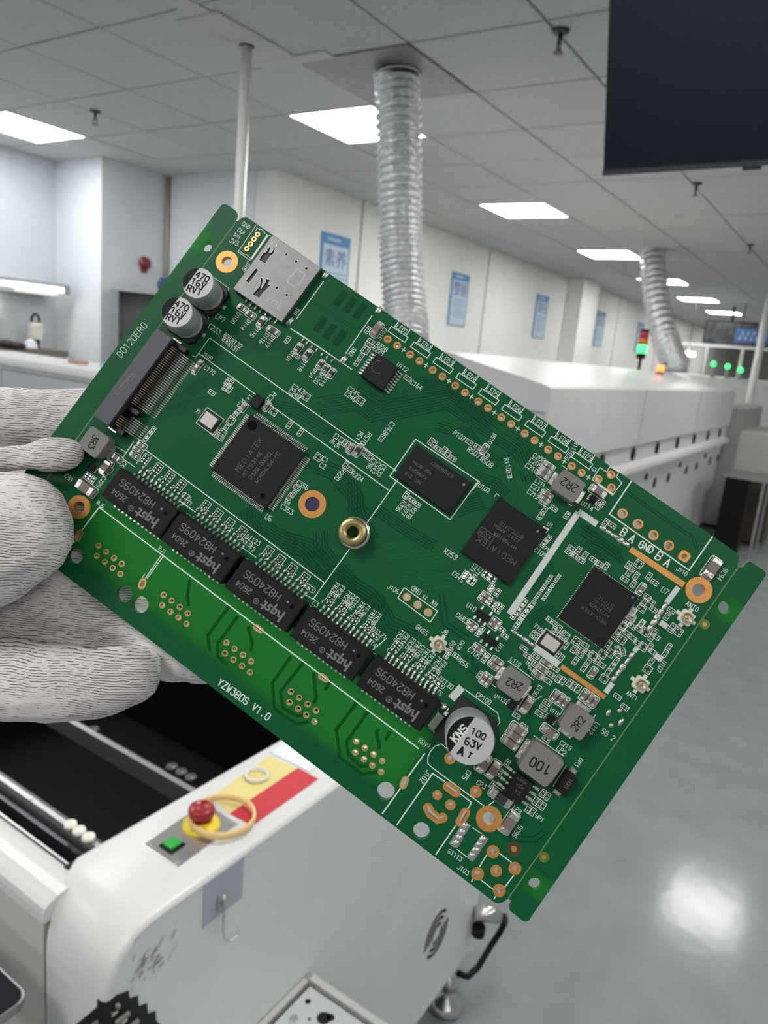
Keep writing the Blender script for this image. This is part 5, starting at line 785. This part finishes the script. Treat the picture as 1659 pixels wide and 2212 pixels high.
# fiducials
for (x, y, *_), r, m in ((PT['fid'], .55, M_cu), (PT['f2'], .42, M_cu), (PT['f3'], .42, M_cu)):
    q = MB(); q.prism(circ(x, y, r, 14), 0, .02); pb(q, 'fiducial_dot', m)
q = MB(); x, y = PT['fid']; q.prism(circ(x, y, 1.35, 20), 0, .008); pb(q, 'fiducial_clearing', mat('fid_brown', (.062, .05, .02), .4))
for nm in ('f2', 'f3'):
    q = MB(); x, y = PT[nm]; q.prism(circ(x, y, .95, 18), 0, .008); pb(q, 'fiducial_clearing', mat('fid_halo', (.11, .17, .02), .4))
def mark(parent, items, m, name='marking', hf=1.0, wf=1.0):
    q = MB()
    for s_, a, b_, c, d, h, w_ in items: text(q, s_, a, b_, c, d, w_ * wf, h + .012, hf=hf)
    return pb(q, name, m, parent)
TT = {}
for t_ in TTXT: TT.setdefault(t_[0], []).append(t_[1:])
# ---- large packages
def chip(key, name, m, z0=.1, ch=.12, label=None, part=None):
    x0, y0, x1, y1, h = RECT[key]; q = MB(); q.prism(rect(x0, y0, x1, y1), z0, h, 0, ch); o = pb(q, name, m, label=label)
    if key in TT: mark(o, TT[key], M_laser, hf=.98, wf=.8)
    return o
def disc(parent, key, r, h, m, name):
    x, y = PT[key][:2]; q = MB(); q.prism(circ(x, y, r, 16), h - .01, h + .012); pb(q, name, m, parent)
def gull(b, x, y, dx, dy, w_, l, h):
    """one gull wing lead leaving (x,y) along (dx,dy)"""
    nx, ny = -dy * w_ / 2, dx * w_ / 2
    P = [(0, h), (l * .35, h), (l * .55, .08), (l, .06)]
    for (a, z), (c, z2) in zip(P[:-1], P[1:]):
        b.poly([(x + dx * a - nx, y + dy * a - ny, z), (x + dx * c - nx, y + dy * c - ny, z2), (x + dx * c + nx, y + dy * c + ny, z2), (x + dx * a + nx, y + dy * a + ny, z)])
        b.poly([(x + dx * a - nx, y + dy * a - ny, z - .12), (x + dx * a - nx, y + dy * a - ny, z), (x + dx * c - nx, y + dy * c - ny, z2), (x + dx * c - nx, y + dy * c - ny, max(.01, z2 - .12))])
o = chip('lqfp', 'flat_pack_chip', M_chip); disc(o, 'lqd', 1.0, 1.4, M_dim, 'pin_one_dimple'); disc(o, 'lqe', .55, 1.4, M_dim, 'pin_one_dimple')
x0, y0, x1, y1, h = RECT['lqfp']; q = MB()
for k in range(32):
    f = .6 + .4 * k; f0 = (x1 - x0 - 12.4) / 2; f1 = (y1 - y0 - 12.4) / 2
    gull(q, x0 + f0 + .4 * k, y1, 0, 1, .2, 1.2, .75); gull(q, x0 + f0 + .4 * k, y0, 0, -1, .2, 1.2, .75); gull(q, x0, y0 + f1 + .4 * k, -1, 0, .2, 1.2, .75); gull(q, x1, y0 + f1 + .4 * k, 1, 0, .2, 1.2, .75)
stuff(pb(q, 'chip_leads', M_pin, o))
o = chip('dram', 'memory_chip', M_chip); disc(o, 'drd', .3, 1, M_tlaser, 'pin_one_dot')
o = chip('soc', 'processor_chip', M_chip); disc(o, 'scd', .28, 1, M_laser, 'pin_one_dot')
q = MB(); a = TT['soc'][1]; q.ribbon([(a[1] + .25, a[2] - .75), (a[1] + .25, a[2] + .75), (a[3] - .15, a[4] + .75), (a[3] - .15, a[4] - .75), (a[1] + .25, a[2] - .75)], .08, 1.012); pb(q, 'logo_frame', M_laser, o)
o = chip('wifi', 'wireless_chip', M_chip); disc(o, 'wfd', .28, .85, M_laser, 'pin_one_dot')
x0, y0, x1, y1, h = RECT['wifi']; q = MB()
for k in range(30):
    for X_, Y_ in ((x0 - .12, y0 + .4 + k * (y1 - y0 - .8) / 29), (x1 + .12, y0 + .4 + k * (y1 - y0 - .8) / 29)): q.box(X_ - .12, Y_ - .09, .0, X_ + .12, Y_ + .09, .12)
    if k < 26:
        for X_, Y_ in ((x0 + .4 + k * (x1 - x0 - .8) / 25, y1 + .12), (x0 + .4 + k * (x1 - x0 - .8) / 25, y0 - .12)): q.box(X_ - .09, Y_ - .12, .0, X_ + .09, Y_ + .12, .12)
stuff(pb(q, 'chip_leads', M_pin, o))
o = chip('ssop', 'driver_chip', M_chip)
x0, y0, x1, y1, h = RECT['ssop']
for k in range(8):
    for X_, d in ((x0, -1), (x1, 1)):
        q = MB(); gull(q, X_, y0 + .55 + k * (y1 - y0 - 1.1) / 7, d, 0, .34, 1.25, .7); pb(q, 'chip_lead', M_pin, o)
x, y = PT['ssa']; q = MB(); q.ribbon(arcp(x + .2, y + .2, 1.25, 90, 330, 14), .07, 1.513); pb(q, 'marking', M_laser, o)
# ---- network transformers
for i, tx in enumerate((9.5, 24.5, 40.1, 55.7, 71.2)):
    q = MB(); q.prism(rect(tx, -62.45, tx + 14.7, -55.95), .5, 5, 0, .22); o = pb(q, 'network_transformer', M_chipt)
    dx = tx - 9.5
    mark(o, [(s_, a + dx, b_, c + dx, d, h, w_ * .8) for s_, a, b_, c, d, h, w_ in TT['T1'][:2]], M_tlaser, hf=1.15)
    q = MB(); hx_, hy, gx, gy = PT['hq'][:2] + PT['hq'][2:]
    def hp(u, v): return (hx_ + dx - u, hy - v)           # lettering reads towards -x
    for st, w_ in (([(0, -1.05), (0, 1.05)], .42), ([(0, .1), (.7, .25), (.95, -.75)], .36), ([(2.2, .45), (1.5, .3), (1.35, -.5), (2.0, -.6), (2.2, .4), (2.05, -1.35)], .36), ([(3.35, .5), (2.75, .4), (2.75, .05), (3.25, -.2), (3.1, -.6), (2.5, -.55)], .36), ([(4.0, .95), (3.85, -.55), (4.35, -.6)], .38), ([(3.45, .42), (4.65, .38)], .32)):
        q.ribbon([hp(*p) for p in st], w_, 5.012)
    cxr, cyr = 16.15 + dx, -61.04 + .05
    q.ribbon(circ(cxr, cyr, .52, 18) + [circ(cxr, cyr, .52, 18)[0]], .12, 5.012); text(q, 'R', cxr + .28, cyr, cxr - .28, cyr, .09, 5.0125, hf=1.1)
    q.prism(circ(PT['dot'][0] + dx, PT['dot'][1], .24, 12), 4.99, 5.012)
    pb(q, 'maker_mark', M_tlaser, o)
    q = MB(); q.prism(circ(PT['dim'][0] + dx, PT['dim'][1] - .2, .42, 14), 4.99, 5.006); pb(q, 'pin_one_dimple', M_dim, o)
    for k in range(12):
        X_ = tx + 1.75 + k * 1.016
        q = MB(); gull(q, X_, -55.95, 0, 1, .42, 1.5, 1.6); blob(q, X_ + .05, -53.9, .24, .55, .3); blob(q, X_ + .2, -53.1, .2, .26, .22); pb(q, 'lead', M_tin, o)
        q = MB(); gull(q, X_, -62.45, 0, -1, .42, 1.2, 1.0); pb(q, 'lead', M_tin, o)
# ---- SIM socket with real cut-outs in its lid
x0, y0, x1, y1, h = RECT['sim']
sim = MB(); sim.box(x0 + .2, y0 + .2, .02, x1 - .2, y1 - .2, 1.12); sim = pb(sim, 'sim_socket', M_connk)
lidp = rect(x0, y0, x1, y1)
outline2d([lidp] + [circ(x, y, .27, 12) for x, y in SIMH] + SIMC, .16, 'socket_lid', M_tinsh, sim, 1.32)
q = MB()
q.box(x0, y0, .15, x0 + .14, y1, 1.24); q.box(x1 - .14, y0, .15, x1, y1, 1.24); q.box(x0 + .15, y1 - .14, .15, x1 - .15, y1, 1.24); q.box(x0 + .15, y0, .4, x1 - .15, y0 + .14, 1.24); pb(q, 'socket_wall', M_tinsh, sim)
q = MB()
for P in SIME: q.ribbon(P, .07, 1.408)
pb(q, 'embossed_lines', mat('emboss', (.45, .45, .45), .4, .8), sim)
q = MB()
for x, y in SIMH: q.ribbon(circ(x, y, .33, 12) + [circ(x, y, .33, 12)[0]], .05, 1.408)
for P in SIMC: q.ribbon(P + [P[0]], .05, 1.408)
pb(q, 'cut_edges', mat('bright_edge', (.65, .65, .65), .35, .9), sim)
q = MB()
x, y = SIMC[2][0]; q.box(x - .1, y - 2.0, 1.13, x + .35, y - .6, 1.2); pb(q, 'contact_spring', M_gold, sim)
for i, (x, y) in enumerate(SIMP):
    q = MB(); blob(q, x, y, .26, .55, .38); 
    if i < 7: q.box(x - .16, y - .1, .02, x + .16, y + .8, .25)
    pb(q, 'contact_solder', M_tin, sim if i < 7 else board)
for nm in ('sim1', 'sim2', 'sim3', 'sim4'):
    x, y = PT[nm]; q = MB(); blob(q, x, y, .45, 1.0, .35, -.1); blob(q, x + .5, y + .1, .3, .8, .3); pb(q, 'anchor_solder', M_tin)
# ---- M.2 card connector
x0, y0, x1, y1, h = RECT['m2']
q = MB(); q.prism(rect(x0, y0, x1, y1), 2.2, h, 0, .12); m2 = pb(q, 'card_connector', M_conn); mark(m2, TT['m2'], M_laser)
q = MB(); q.box(x0 + .2, y0 + .2, .02, x1 + .4, y1 - .2, 2.19); q.box(x1 - .2, y0, .02, x1 + 2.6, y0 + .9, 2.1); q.box(x1 - .2, y1 - .9, .02, x1 + 2.9, y1, 2.0); q.box(x1 + .1, y0 + 5.0, .02, x1 + 2.8, y0 + 5.9, 2.3); q.box(x1 + .001, y0 + .9, 2.2, x1 + .5, y1 - .9, 3.2); pb(q, 'connector_base', M_connk, m2)
q = MB()
n = 40
for k in range(n):
    y = y0 + 1.2 + k * (y1 - y0 - 2.6) / (n - 1)
    if 3.6 < y - y0 < 6.2: continue
    for a, z, c, z2 in ((.5, 3.05, 1.4, 2.7), (1.4, 2.7, 2.0, 1.7)): q.poly([(x1 + a, y - .09, z), (x1 + c, y - .09, z2), (x1 + c, y + .09, z2), (x1 + a, y + .09, z)])
pb(q, 'contact_fingers', mat('contact_gold', (.34, .28, .18), .4, 1), m2)
q = MB()
for k in range(n):
    y = y0 + 1.2 + k * (y1 - y0 - 2.6) / (n - 1)
    if 4.2 < y - y0 < 6.2: continue
    for a, z, c, z2 in ((2.0, 1.7, 2.6, 1.3), (2.6, 1.3, 3.9, .9), (3.9, .9, 4.6, .12), (4.6, .12, 5.3, .06)):
        q.poly([(x1 + a, y - .1, z), (x1 + c, y - .1, z2), (x1 + c, y + .1, z2), (x1 + a, y + .1, z)]); q.poly([(x1 + a, y - .1, max(.01, z - .15)), (x1 + a, y - .1, z), (x1 + c, y - .1, z2), (x1 + c, y - .1, max(.01, z2 - .15))])
stuff(pb(q, 'contact_leads', mat('lead_steel', (.42, .42, .40), .35, 1), m2))
q = MB(); q.box(x1 + .55, y0 + .9, .02, x1 + 1.9, y1 - .9, .6); pb(q, 'contact_block', M_connk, m2)
for yy in (y0 - .35, y1 + .05):
    q = MB(); q.box(x1 - .6, yy, .02, x1 + 1.4, yy + .3, 2.4); pb(q, 'side_clip', M_pin, m2)
# ---- power inductors
for key in ('L111', 'L110', 'L112', 'LP2', 'L3R'):
    x0, y0, x1, y1, h = RECT[key]; s_ = .45
    P = [(x0 + s_, y0), (x1 - s_, y0), (x1, y0 + s_), (x1, y1 - s_), (x1 - s_, y1), (x0 + s_, y1), (x0, y1 - s_), (x0, y0 + s_)]
    q = MB(); q.prism(P, .12, h, 0, .12); o = pb(q, 'power_inductor', M_ferr); mark(o, TT[key], M_mk, hf=1.25)
    vert = key == 'L112'
    for sd in (-1, 1):
        q = MB()
        if vert:
            Y_ = y1 if sd > 0 else y0; q.box(x0 + 1.0, min(Y_, Y_ + sd * .9), 0, x1 - 1.0, max(Y_, Y_ + sd * .9), .5, ch=.15)
        else:
            X_ = x1 if sd > 0 else x0; q.box(min(X_, X_ + sd * 1.0), y0 + .9, 0, max(X_, X_ + sd * 1.0), y1 - .9, .5, ch=.15)
        pb(q, 'terminal', M_tin, o)
# ---- electrolytic capacitors
def ecap(cx, cy, r, H_, base, chord, items, white=None):
    q = MB(); c = base * .28
    q.prism([(cx - base, cy - base), (cx + base - c, cy - base), (cx + base, cy - base + c), (cx + base, cy + base - c), (cx + base - c, cy + base), (cx - base, cy + base)], .02, 1.1, 0, .1); o = pb(q, 'electrolytic_capacitor', M_capk)
    q = MB(); q.lathe([(r * .9, 1.1), (r, 1.3), (r, 1.9), (r * .94, 2.15), (r * .94, 2.4), (r, 2.7), (r, H_ - .45), (r * .985, H_ - .2), (r * .95, H_ - .03)], cx, cy, 40); pb(q, 'can', M_can, o)
    q = MB(); q.prism(circ(cx, cy, r * .955, 40), H_ - .04, H_); pb(q, 'top_disc', M_cantop, o)
    a = math.degrees(math.acos(chord / (r * .955))); q = MB(); q.prism(arcp(cx, cy, r * .955, 180 - a, 180 + a, 16), H_, H_ + .006); pb(q, 'polarity_mark', M_mk, o)
    mark(o, items, M_mk, 'rating_print', hf=1.12, wf=.78)
    if white: mark(o, white, M_silk, 'maker_print', hf=1.15, wf=.6)
    for sd in (-1, 1):
        xa, xb = sorted((cx + sd * base, cx + sd * (base + .8))); q = MB(); q.box(xa, cy - .45, .02, xb, cy + .45, .3, ch=.08); pb(q, 'terminal', M_tin, o)
ecap(*PT['top6'], 3.15, 7.7, 3.3, 1.35, TT['cap6'])
ecap(*PT['top7'], 3.15, 7.7, 3.3, 1.55, TT['cap7'])
ecap(*PT['top100'], 4.38, 10, 4.6, 1.7, TT['cap100'], TT['kns'])
q = MB(); x, y = PT['top100']; blob(q, 87.25, -56.6, 1.15, .75, .75); blob(q, 88.1, -56.7, .6, .6, .5); pb(q, 'solder_blob', M_tin)
# ---- small ICs
for key, name in (('sop8', 'converter_chip'), ('u10', 'regulator_chip'), ('u12', 'regulator_chip'), ('u114', 'converter_chip'), ('u113', 'converter_chip'), ('u115', 'converter_chip'), ('u13', 'converter_chip')):
    o = chip(key, name, M_chip, ch=.1); x0, y0, x1, y1, h = RECT[key]
    big = key == 'sop8'; q = None
    if key in ('u10', 'u12'):
        for x in (x0 + .45, x1 - .45): q = MB(); q.box(x - .25, y1, .02, x + .25, y1 + 1.0, .3, ch=.1); pb(q, 'chip_lead', M_tin, o)
        for x in (x0 + .3, (x0 + x1) / 2, x1 - .3): q = MB(); q.box(x - .25, y0 - .9, .02, x + .25, y0, .3, ch=.1); pb(q, 'chip_lead', M_tin, o)
    else:
        n = 4
        for k in range(n):
            yy = y0 + (y1 - y0) * (k + .5) / n; w_ = .45 if big else .18; l = 1.3 if big else .3
            for X_, d in ((x0, -1), (x1, 1)):
                q = MB(); gull(q, X_, yy, d, 0, w_, l, .6 if big else .2); q.box(min(X_ + d * l * .6, X_ + d * l * 1.3), yy - w_ * .6, .01, max(X_ + d * l * .6, X_ + d * l * 1.3), yy + w_ * .6, .12); pb(q, 'chip_lead', M_tin, o)
o = chip('dp3', 'power_diode', M_chip, ch=.15); x0, y0, x1, y1, h = RECT['dp3']
for Y_, d in ((y1, 1), (y0, -1)):
    q = MB(); q.box(x0 + .35, min(Y_, Y_ + d * 1.1), .02, x1 - .35, max(Y_, Y_ + d * 1.1), .9 if d > 0 else .5, ch=.3); pb(q, 'terminal', M_tin, o)
chip('l4', 'chip_inductor', M_chip, ch=.15)
for key in ('y1', 'y100'):
    x0, y0, x1, y1, h = RECT[key]; g_ = .35
    q = MB(); q.prism(rect(x0 - g_, y0 - g_, x1 + g_, y1 + g_), .02, h * .55, 0, .08); o = pb(q, 'crystal_oscillator', M_connk)
    q = MB(); q.prism(rect(x0, y0, x1, y1), h * .55, h, 0, .12); pb(q, 'metal_cap', M_xtal, o)
    q = MB(); R_ = rect(x0 - .6, y0 - .6, x1 + .6, y1 + .6); q.ribbon(R_ + [R_[0]], .12, .014); pb(q, 'footprint_frame', M_silk, o)
for key in ('ant0', 'ant1', 'ant2'):
    x, y = PT[key]; s_ = 1.3
    q = MB(); q.prism([(x - s_, y - s_ * .8), (x - s_ * .8, y - s_), (x + s_ * .8, y - s_), (x + s_, y - s_ * .8), (x + s_, y + s_ * .8), (x + s_ * .8, y + s_), (x - s_ * .8, y + s_), (x - s_, y + s_ * .8)], .02, .75, 0, .12); o = pb(q, 'coax_connector', M_ipx)
    q = MB(); q.lathe([(1.0, .75), (1.0, 1.25), (.82, 1.25), (.80, .78), (.2, .76), (.16, 1.1), (.001, 1.15)], x, y, 20); pb(q, 'coax_ring', M_coax, o)
    for dx, dy in ((-1, 0), (1, 0), (0, 1), (0, -1)):
        q = MB(); q.box(x + dx * 1.65 - .38, y + dy * 1.65 - .38, .02, x + dx * 1.65 + .38, y + dy * 1.65 + .38, .25, ch=.06); pb(q, 'solder_tab', M_ipx, o)
for key in ('lna0', 'lna1'):
    x, y = PT[key]; q = MB(); q.box(x - .75, y - .55, .02, x + .75, y + .55, .6, ch=.08); pb(q, 'amplifier_chip', M_lna)
# brass standoff
x, y = PT['stand']; q = MB(); q.lathe([(2.6, .02), (2.75, .2), (2.75, 3.0), (2.6, 3.2), (1.45, 3.2), (1.1, 2.9), (1.05, -1.2)], x, y, 36); o = pb(q, 'brass_standoff', M_brass)
q = MB(); q.lathe([(3.2, .01), (3.1, .16), (2.7, .22)], x, y, 30); pb(q, 'solder_fillet', M_tin, o)
# bare tinned strips of GT113 and the 5G_2 footprint
for a, b_ in (('g1b', 'g1c'), ('g2b', 'g2c')):
    x, y = PT[a]; x2, y2 = PT[b_]; 
    for k in range(4):
        f = (k + .5) / 4; q = MB(); blob(q, x + (x2 - x) * f, y + (y2 - y) * f, .75, .75, .2); pb(q, 'solder_blob', M_tin)
    q = MB(); q.prism(rect(x - .72, y2 - .2, x + .72, y + .2), 0, .05); pb(q, 'bare_pad_strip', M_tin)
for k in ('5a', '5b', '5c', '5d'):
    x, y = PT[k]; q = MB(); blob(q, x, y, .5, .85 if k in '5a5c' else .5, .3); pb(q, 'solder_blob', M_tin)
# ---- populated chip capacitors and diodes: mesh shared per size
cache = {}
CAP = [(x, y, k, L_ * (.87 if L_ > 2.5 else .95), W_ * (.86 if L_ > 2.5 else .93), H_, c) for x, y, k, L_, W_, H_, c in CAP]
for x, y, k, L_, W_, H_, c in CAP:
    key = (L_, W_, H_, c)
    if key not in cache:
        q = MB(); e = L_ * .24; g_ = .03
        q.box(-L_ / 2 + e, -W_ / 2 + g_, .03, L_ / 2 - e, W_ / 2 - g_, H_ - .03, 0)
        for s_ in (-1, 1): a, b_ = sorted((s_ * L_ / 2, s_ * (L_ / 2 - e))); q.box(a, -W_ / 2, .03, b_, W_ / 2, H_, 1, ch=.07); a, b_ = sorted((s_ * L_ / 2, s_ * (L_ / 2 + .28))); q.prism(rect(a, -W_ / 2, b_, W_ / 2), .0, H_ * .32, 1, .08)
        rr = min(.45, W_ * .4); fx_, fy_ = L_ / 2 + .42, W_ / 2 + .22; fr = arcp(fx_ - rr, rr - fy_, rr, -90, 0, 3) + arcp(fx_ - rr, fy_ - rr, rr, 0, 90, 3) + arcp(rr - fx_, fy_ - rr, rr, 90, 180, 3) + arcp(rr - fx_, rr - fy_, rr, 180, 270, 3); q.ribbon(fr + [fr[0]], .13, .014, 2)
        o = pb(q, 'chip_diode' if c == 'k' and L_ < 2.1 else 'chip_capacitor', [{'b': M_cerb, 'g': M_cerg, 'k': M_cerk}[c], M_tin, M_silk]); cache[key] = o
    else: o = cache[key].copy(); COL.objects.link(o)
    o.location = (x * K, y * K, 0); o.rotation_euler = (0, 0, PI / 2 if k == 'y' else 0)

# ================================================================= GLOVED HAND (one continuous skin)
hb = bmesh.new()
def sph(p, r, sq, n=14):
    pts = []
    for i in range(n // 2 + 1):
        th = PI * i / (n // 2)
        for k in range(n if 0 < i < n // 2 else 1):
            ph = 2 * PI * k / n; pts.append(Vector((p[0] + r * math.sin(th) * math.cos(ph), p[1] + r * math.sin(th) * math.sin(ph), p[2] + sq * r * math.cos(th))))
    return pts
for ch in HAND:
    for a, c in zip(ch[:-1], ch[1:]):
        vs = [hb.verts.new(p) for p in sph(a[:3], a[3], a[4]) + sph(c[:3], c[3], c[4])]
        r_ = bmesh.ops.convex_hull(hb, input=vs)
        bmesh.ops.delete(hb, geom=[v_ for v_ in vs if not v_.link_faces], context='VERTS')
me = bpy.data.meshes.new('glove_raw'); hb.to_mesh(me); hb.free()
tmp = bpy.data.objects.new('glove_raw', me); COL.objects.link(tmp)
md = tmp.modifiers.new('r', 'REMESH'); md.mode = 'VOXEL'; md.voxel_size = .62
sm = tmp.modifiers.new('s', 'SMOOTH'); sm.factor = .5; sm.iterations = 7
dg = bpy.context.evaluated_depsgraph_get(); hm = bpy.data.meshes.new_from_object(tmp.evaluated_get(dg)); bpy.data.objects.remove(tmp)
for p, n_, v_ in [(v_.co.copy(), v_.normal.copy(), v_) for v_ in hm.vertices]:
    v_.co = p + n_ * (.55 * noise.noise(Vector((p.x * .10, p.y * .10, p.z * .1 + 4))) + .28 * noise.noise(Vector((p.x * .32 + 9, p.y * .22, p.z * .3))))
hm.transform(Matrix.Diagonal((K, K, K, 1)))
for p in hm.polygons: p.use_smooth = True
def glove_mat():
    m = bpy.data.materials.new('knit_glove'); m.use_nodes = True; nt = m.node_tree; L = nt.links.new; b = nt.nodes['Principled BSDF']
    b.inputs['Roughness'].default_value = .85; b.inputs['Specular IOR Level'].default_value = .2
    tc = nt.nodes.new('ShaderNodeTexCoord'); mp = nt.nodes.new('ShaderNodeMapping'); mp.inputs['Rotation'].default_value = (0, 0, math.radians(-35 + 4)); L(tc.outputs['Object'], mp.inputs[0])
    n = nt.nodes.new('ShaderNodeTexNoise'); n.inputs['Scale'].default_value = 110; n.inputs['Detail'].default_value = 3; L(mp.outputs[0], n.inputs['Vector'])
    wp = nt.nodes.new('ShaderNodeVectorMath'); wp.operation = 'MULTIPLY_ADD'; L(n.outputs['Color'], wp.inputs[0]); wp.inputs[1].default_value = (.0012, .0022, 0); L(mp.outputs[0], wp.inputs[2])
    br = nt.nodes.new('ShaderNodeTexWave'); br.wave_type = 'BANDS'; br.bands_direction = 'Y'; br.inputs['Scale'].default_value = 640; br.inputs['Distortion'].default_value = 0
    L(wp.outputs[0], br.inputs['Vector'])
    st = nt.nodes.new('ShaderNodeVectorMath'); st.operation = 'MULTIPLY'; st.inputs[1].default_value = (.8, 1.7, 1); L(wp.outputs[0], st.inputs[0])
    n3 = nt.nodes.new('ShaderNodeTexNoise'); n3.inputs['Scale'].default_value = 900; n3.inputs['Detail'].default_value = 2; L(st.outputs[0], n3.inputs['Vector'])
    ln = nt.nodes.new('ShaderNodeMapRange'); ln.inputs[1].default_value = .32; ln.inputs[2].default_value = .05; L(br.outputs['Fac'], ln.inputs[0])
    n5 = nt.nodes.new('ShaderNodeTexNoise'); n5.inputs['Scale'].default_value = 60; n5.inputs['Detail'].default_value = 2; L(tc.outputs['Object'], n5.inputs['Vector'])
    ad = nt.nodes.new('ShaderNodeMath'); ad.operation = 'ADD'; L(n3.outputs['Fac'], ad.inputs[0]); L(n5.outputs['Fac'], ad.inputs[1])
    rg = nt.nodes.new('ShaderNodeMapRange'); rg.inputs[1].default_value = .90; rg.inputs[2].default_value = 1.08; L(ad.outputs[0], rg.inputs[0])
    mu = nt.nodes.new('ShaderNodeMath'); mu.operation = 'MULTIPLY'; L(ln.outputs[0], mu.inputs[0]); L(rg.outputs[0], mu.inputs[1])
    mx = nt.nodes.new('ShaderNodeMix'); mx.data_type = 'RGBA'; L(mu.outputs[0], mx.inputs[0]); mx.inputs[6].default_value = (.74, .70, .70, 1); mx.inputs[7].default_value = (.19, .155, .16, 1)
    n4 = nt.nodes.new('ShaderNodeTexNoise'); n4.inputs['Scale'].default_value = 45; n4.inputs['Detail'].default_value = 4; L(tc.outputs['Object'], n4.inputs['Vector'])
    m2_ = nt.nodes.new('ShaderNodeMix'); m2_.data_type = 'RGBA'; m2_.blend_type = 'MULTIPLY'; m2_.inputs[0].default_value = 1; L(mx.outputs[2], m2_.inputs[6])
    cr_ = nt.nodes.new('ShaderNodeMapRange'); cr_.inputs[1].default_value = .3; cr_.inputs[2].default_value = .7; cr_.inputs[3].default_value = .86; cr_.inputs[4].default_value = 1.06; L(n4.outputs['Fac'], cr_.inputs[0]); L(cr_.outputs[0], m2_.inputs[7])
    L(m2_.outputs[2], b.inputs['Base Color'])
    iv = nt.nodes.new('ShaderNodeMath'); iv.operation = 'SUBTRACT'; iv.inputs[0].default_value = 1; L(mu.outputs[0], iv.inputs[1])
    bp = nt.nodes.new('ShaderNodeBump'); bp.inputs['Strength'].default_value = .7; bp.inputs['Distance'].default_value = .0003; L(iv.outputs[0], bp.inputs['Height']); L(bp.outputs[0], b.inputs['Normal'])
    return m
hm.materials.clear(); hm.materials.append(glove_mat())
hand = bpy.data.objects.new('gloved_hand', hm); COL.objects.link(hand); hand.matrix_world = Matrix(BOARD_M)
tag(hand, 'person\'s hand in a white knitted glove holding the circuit board at its left corner', 'person')
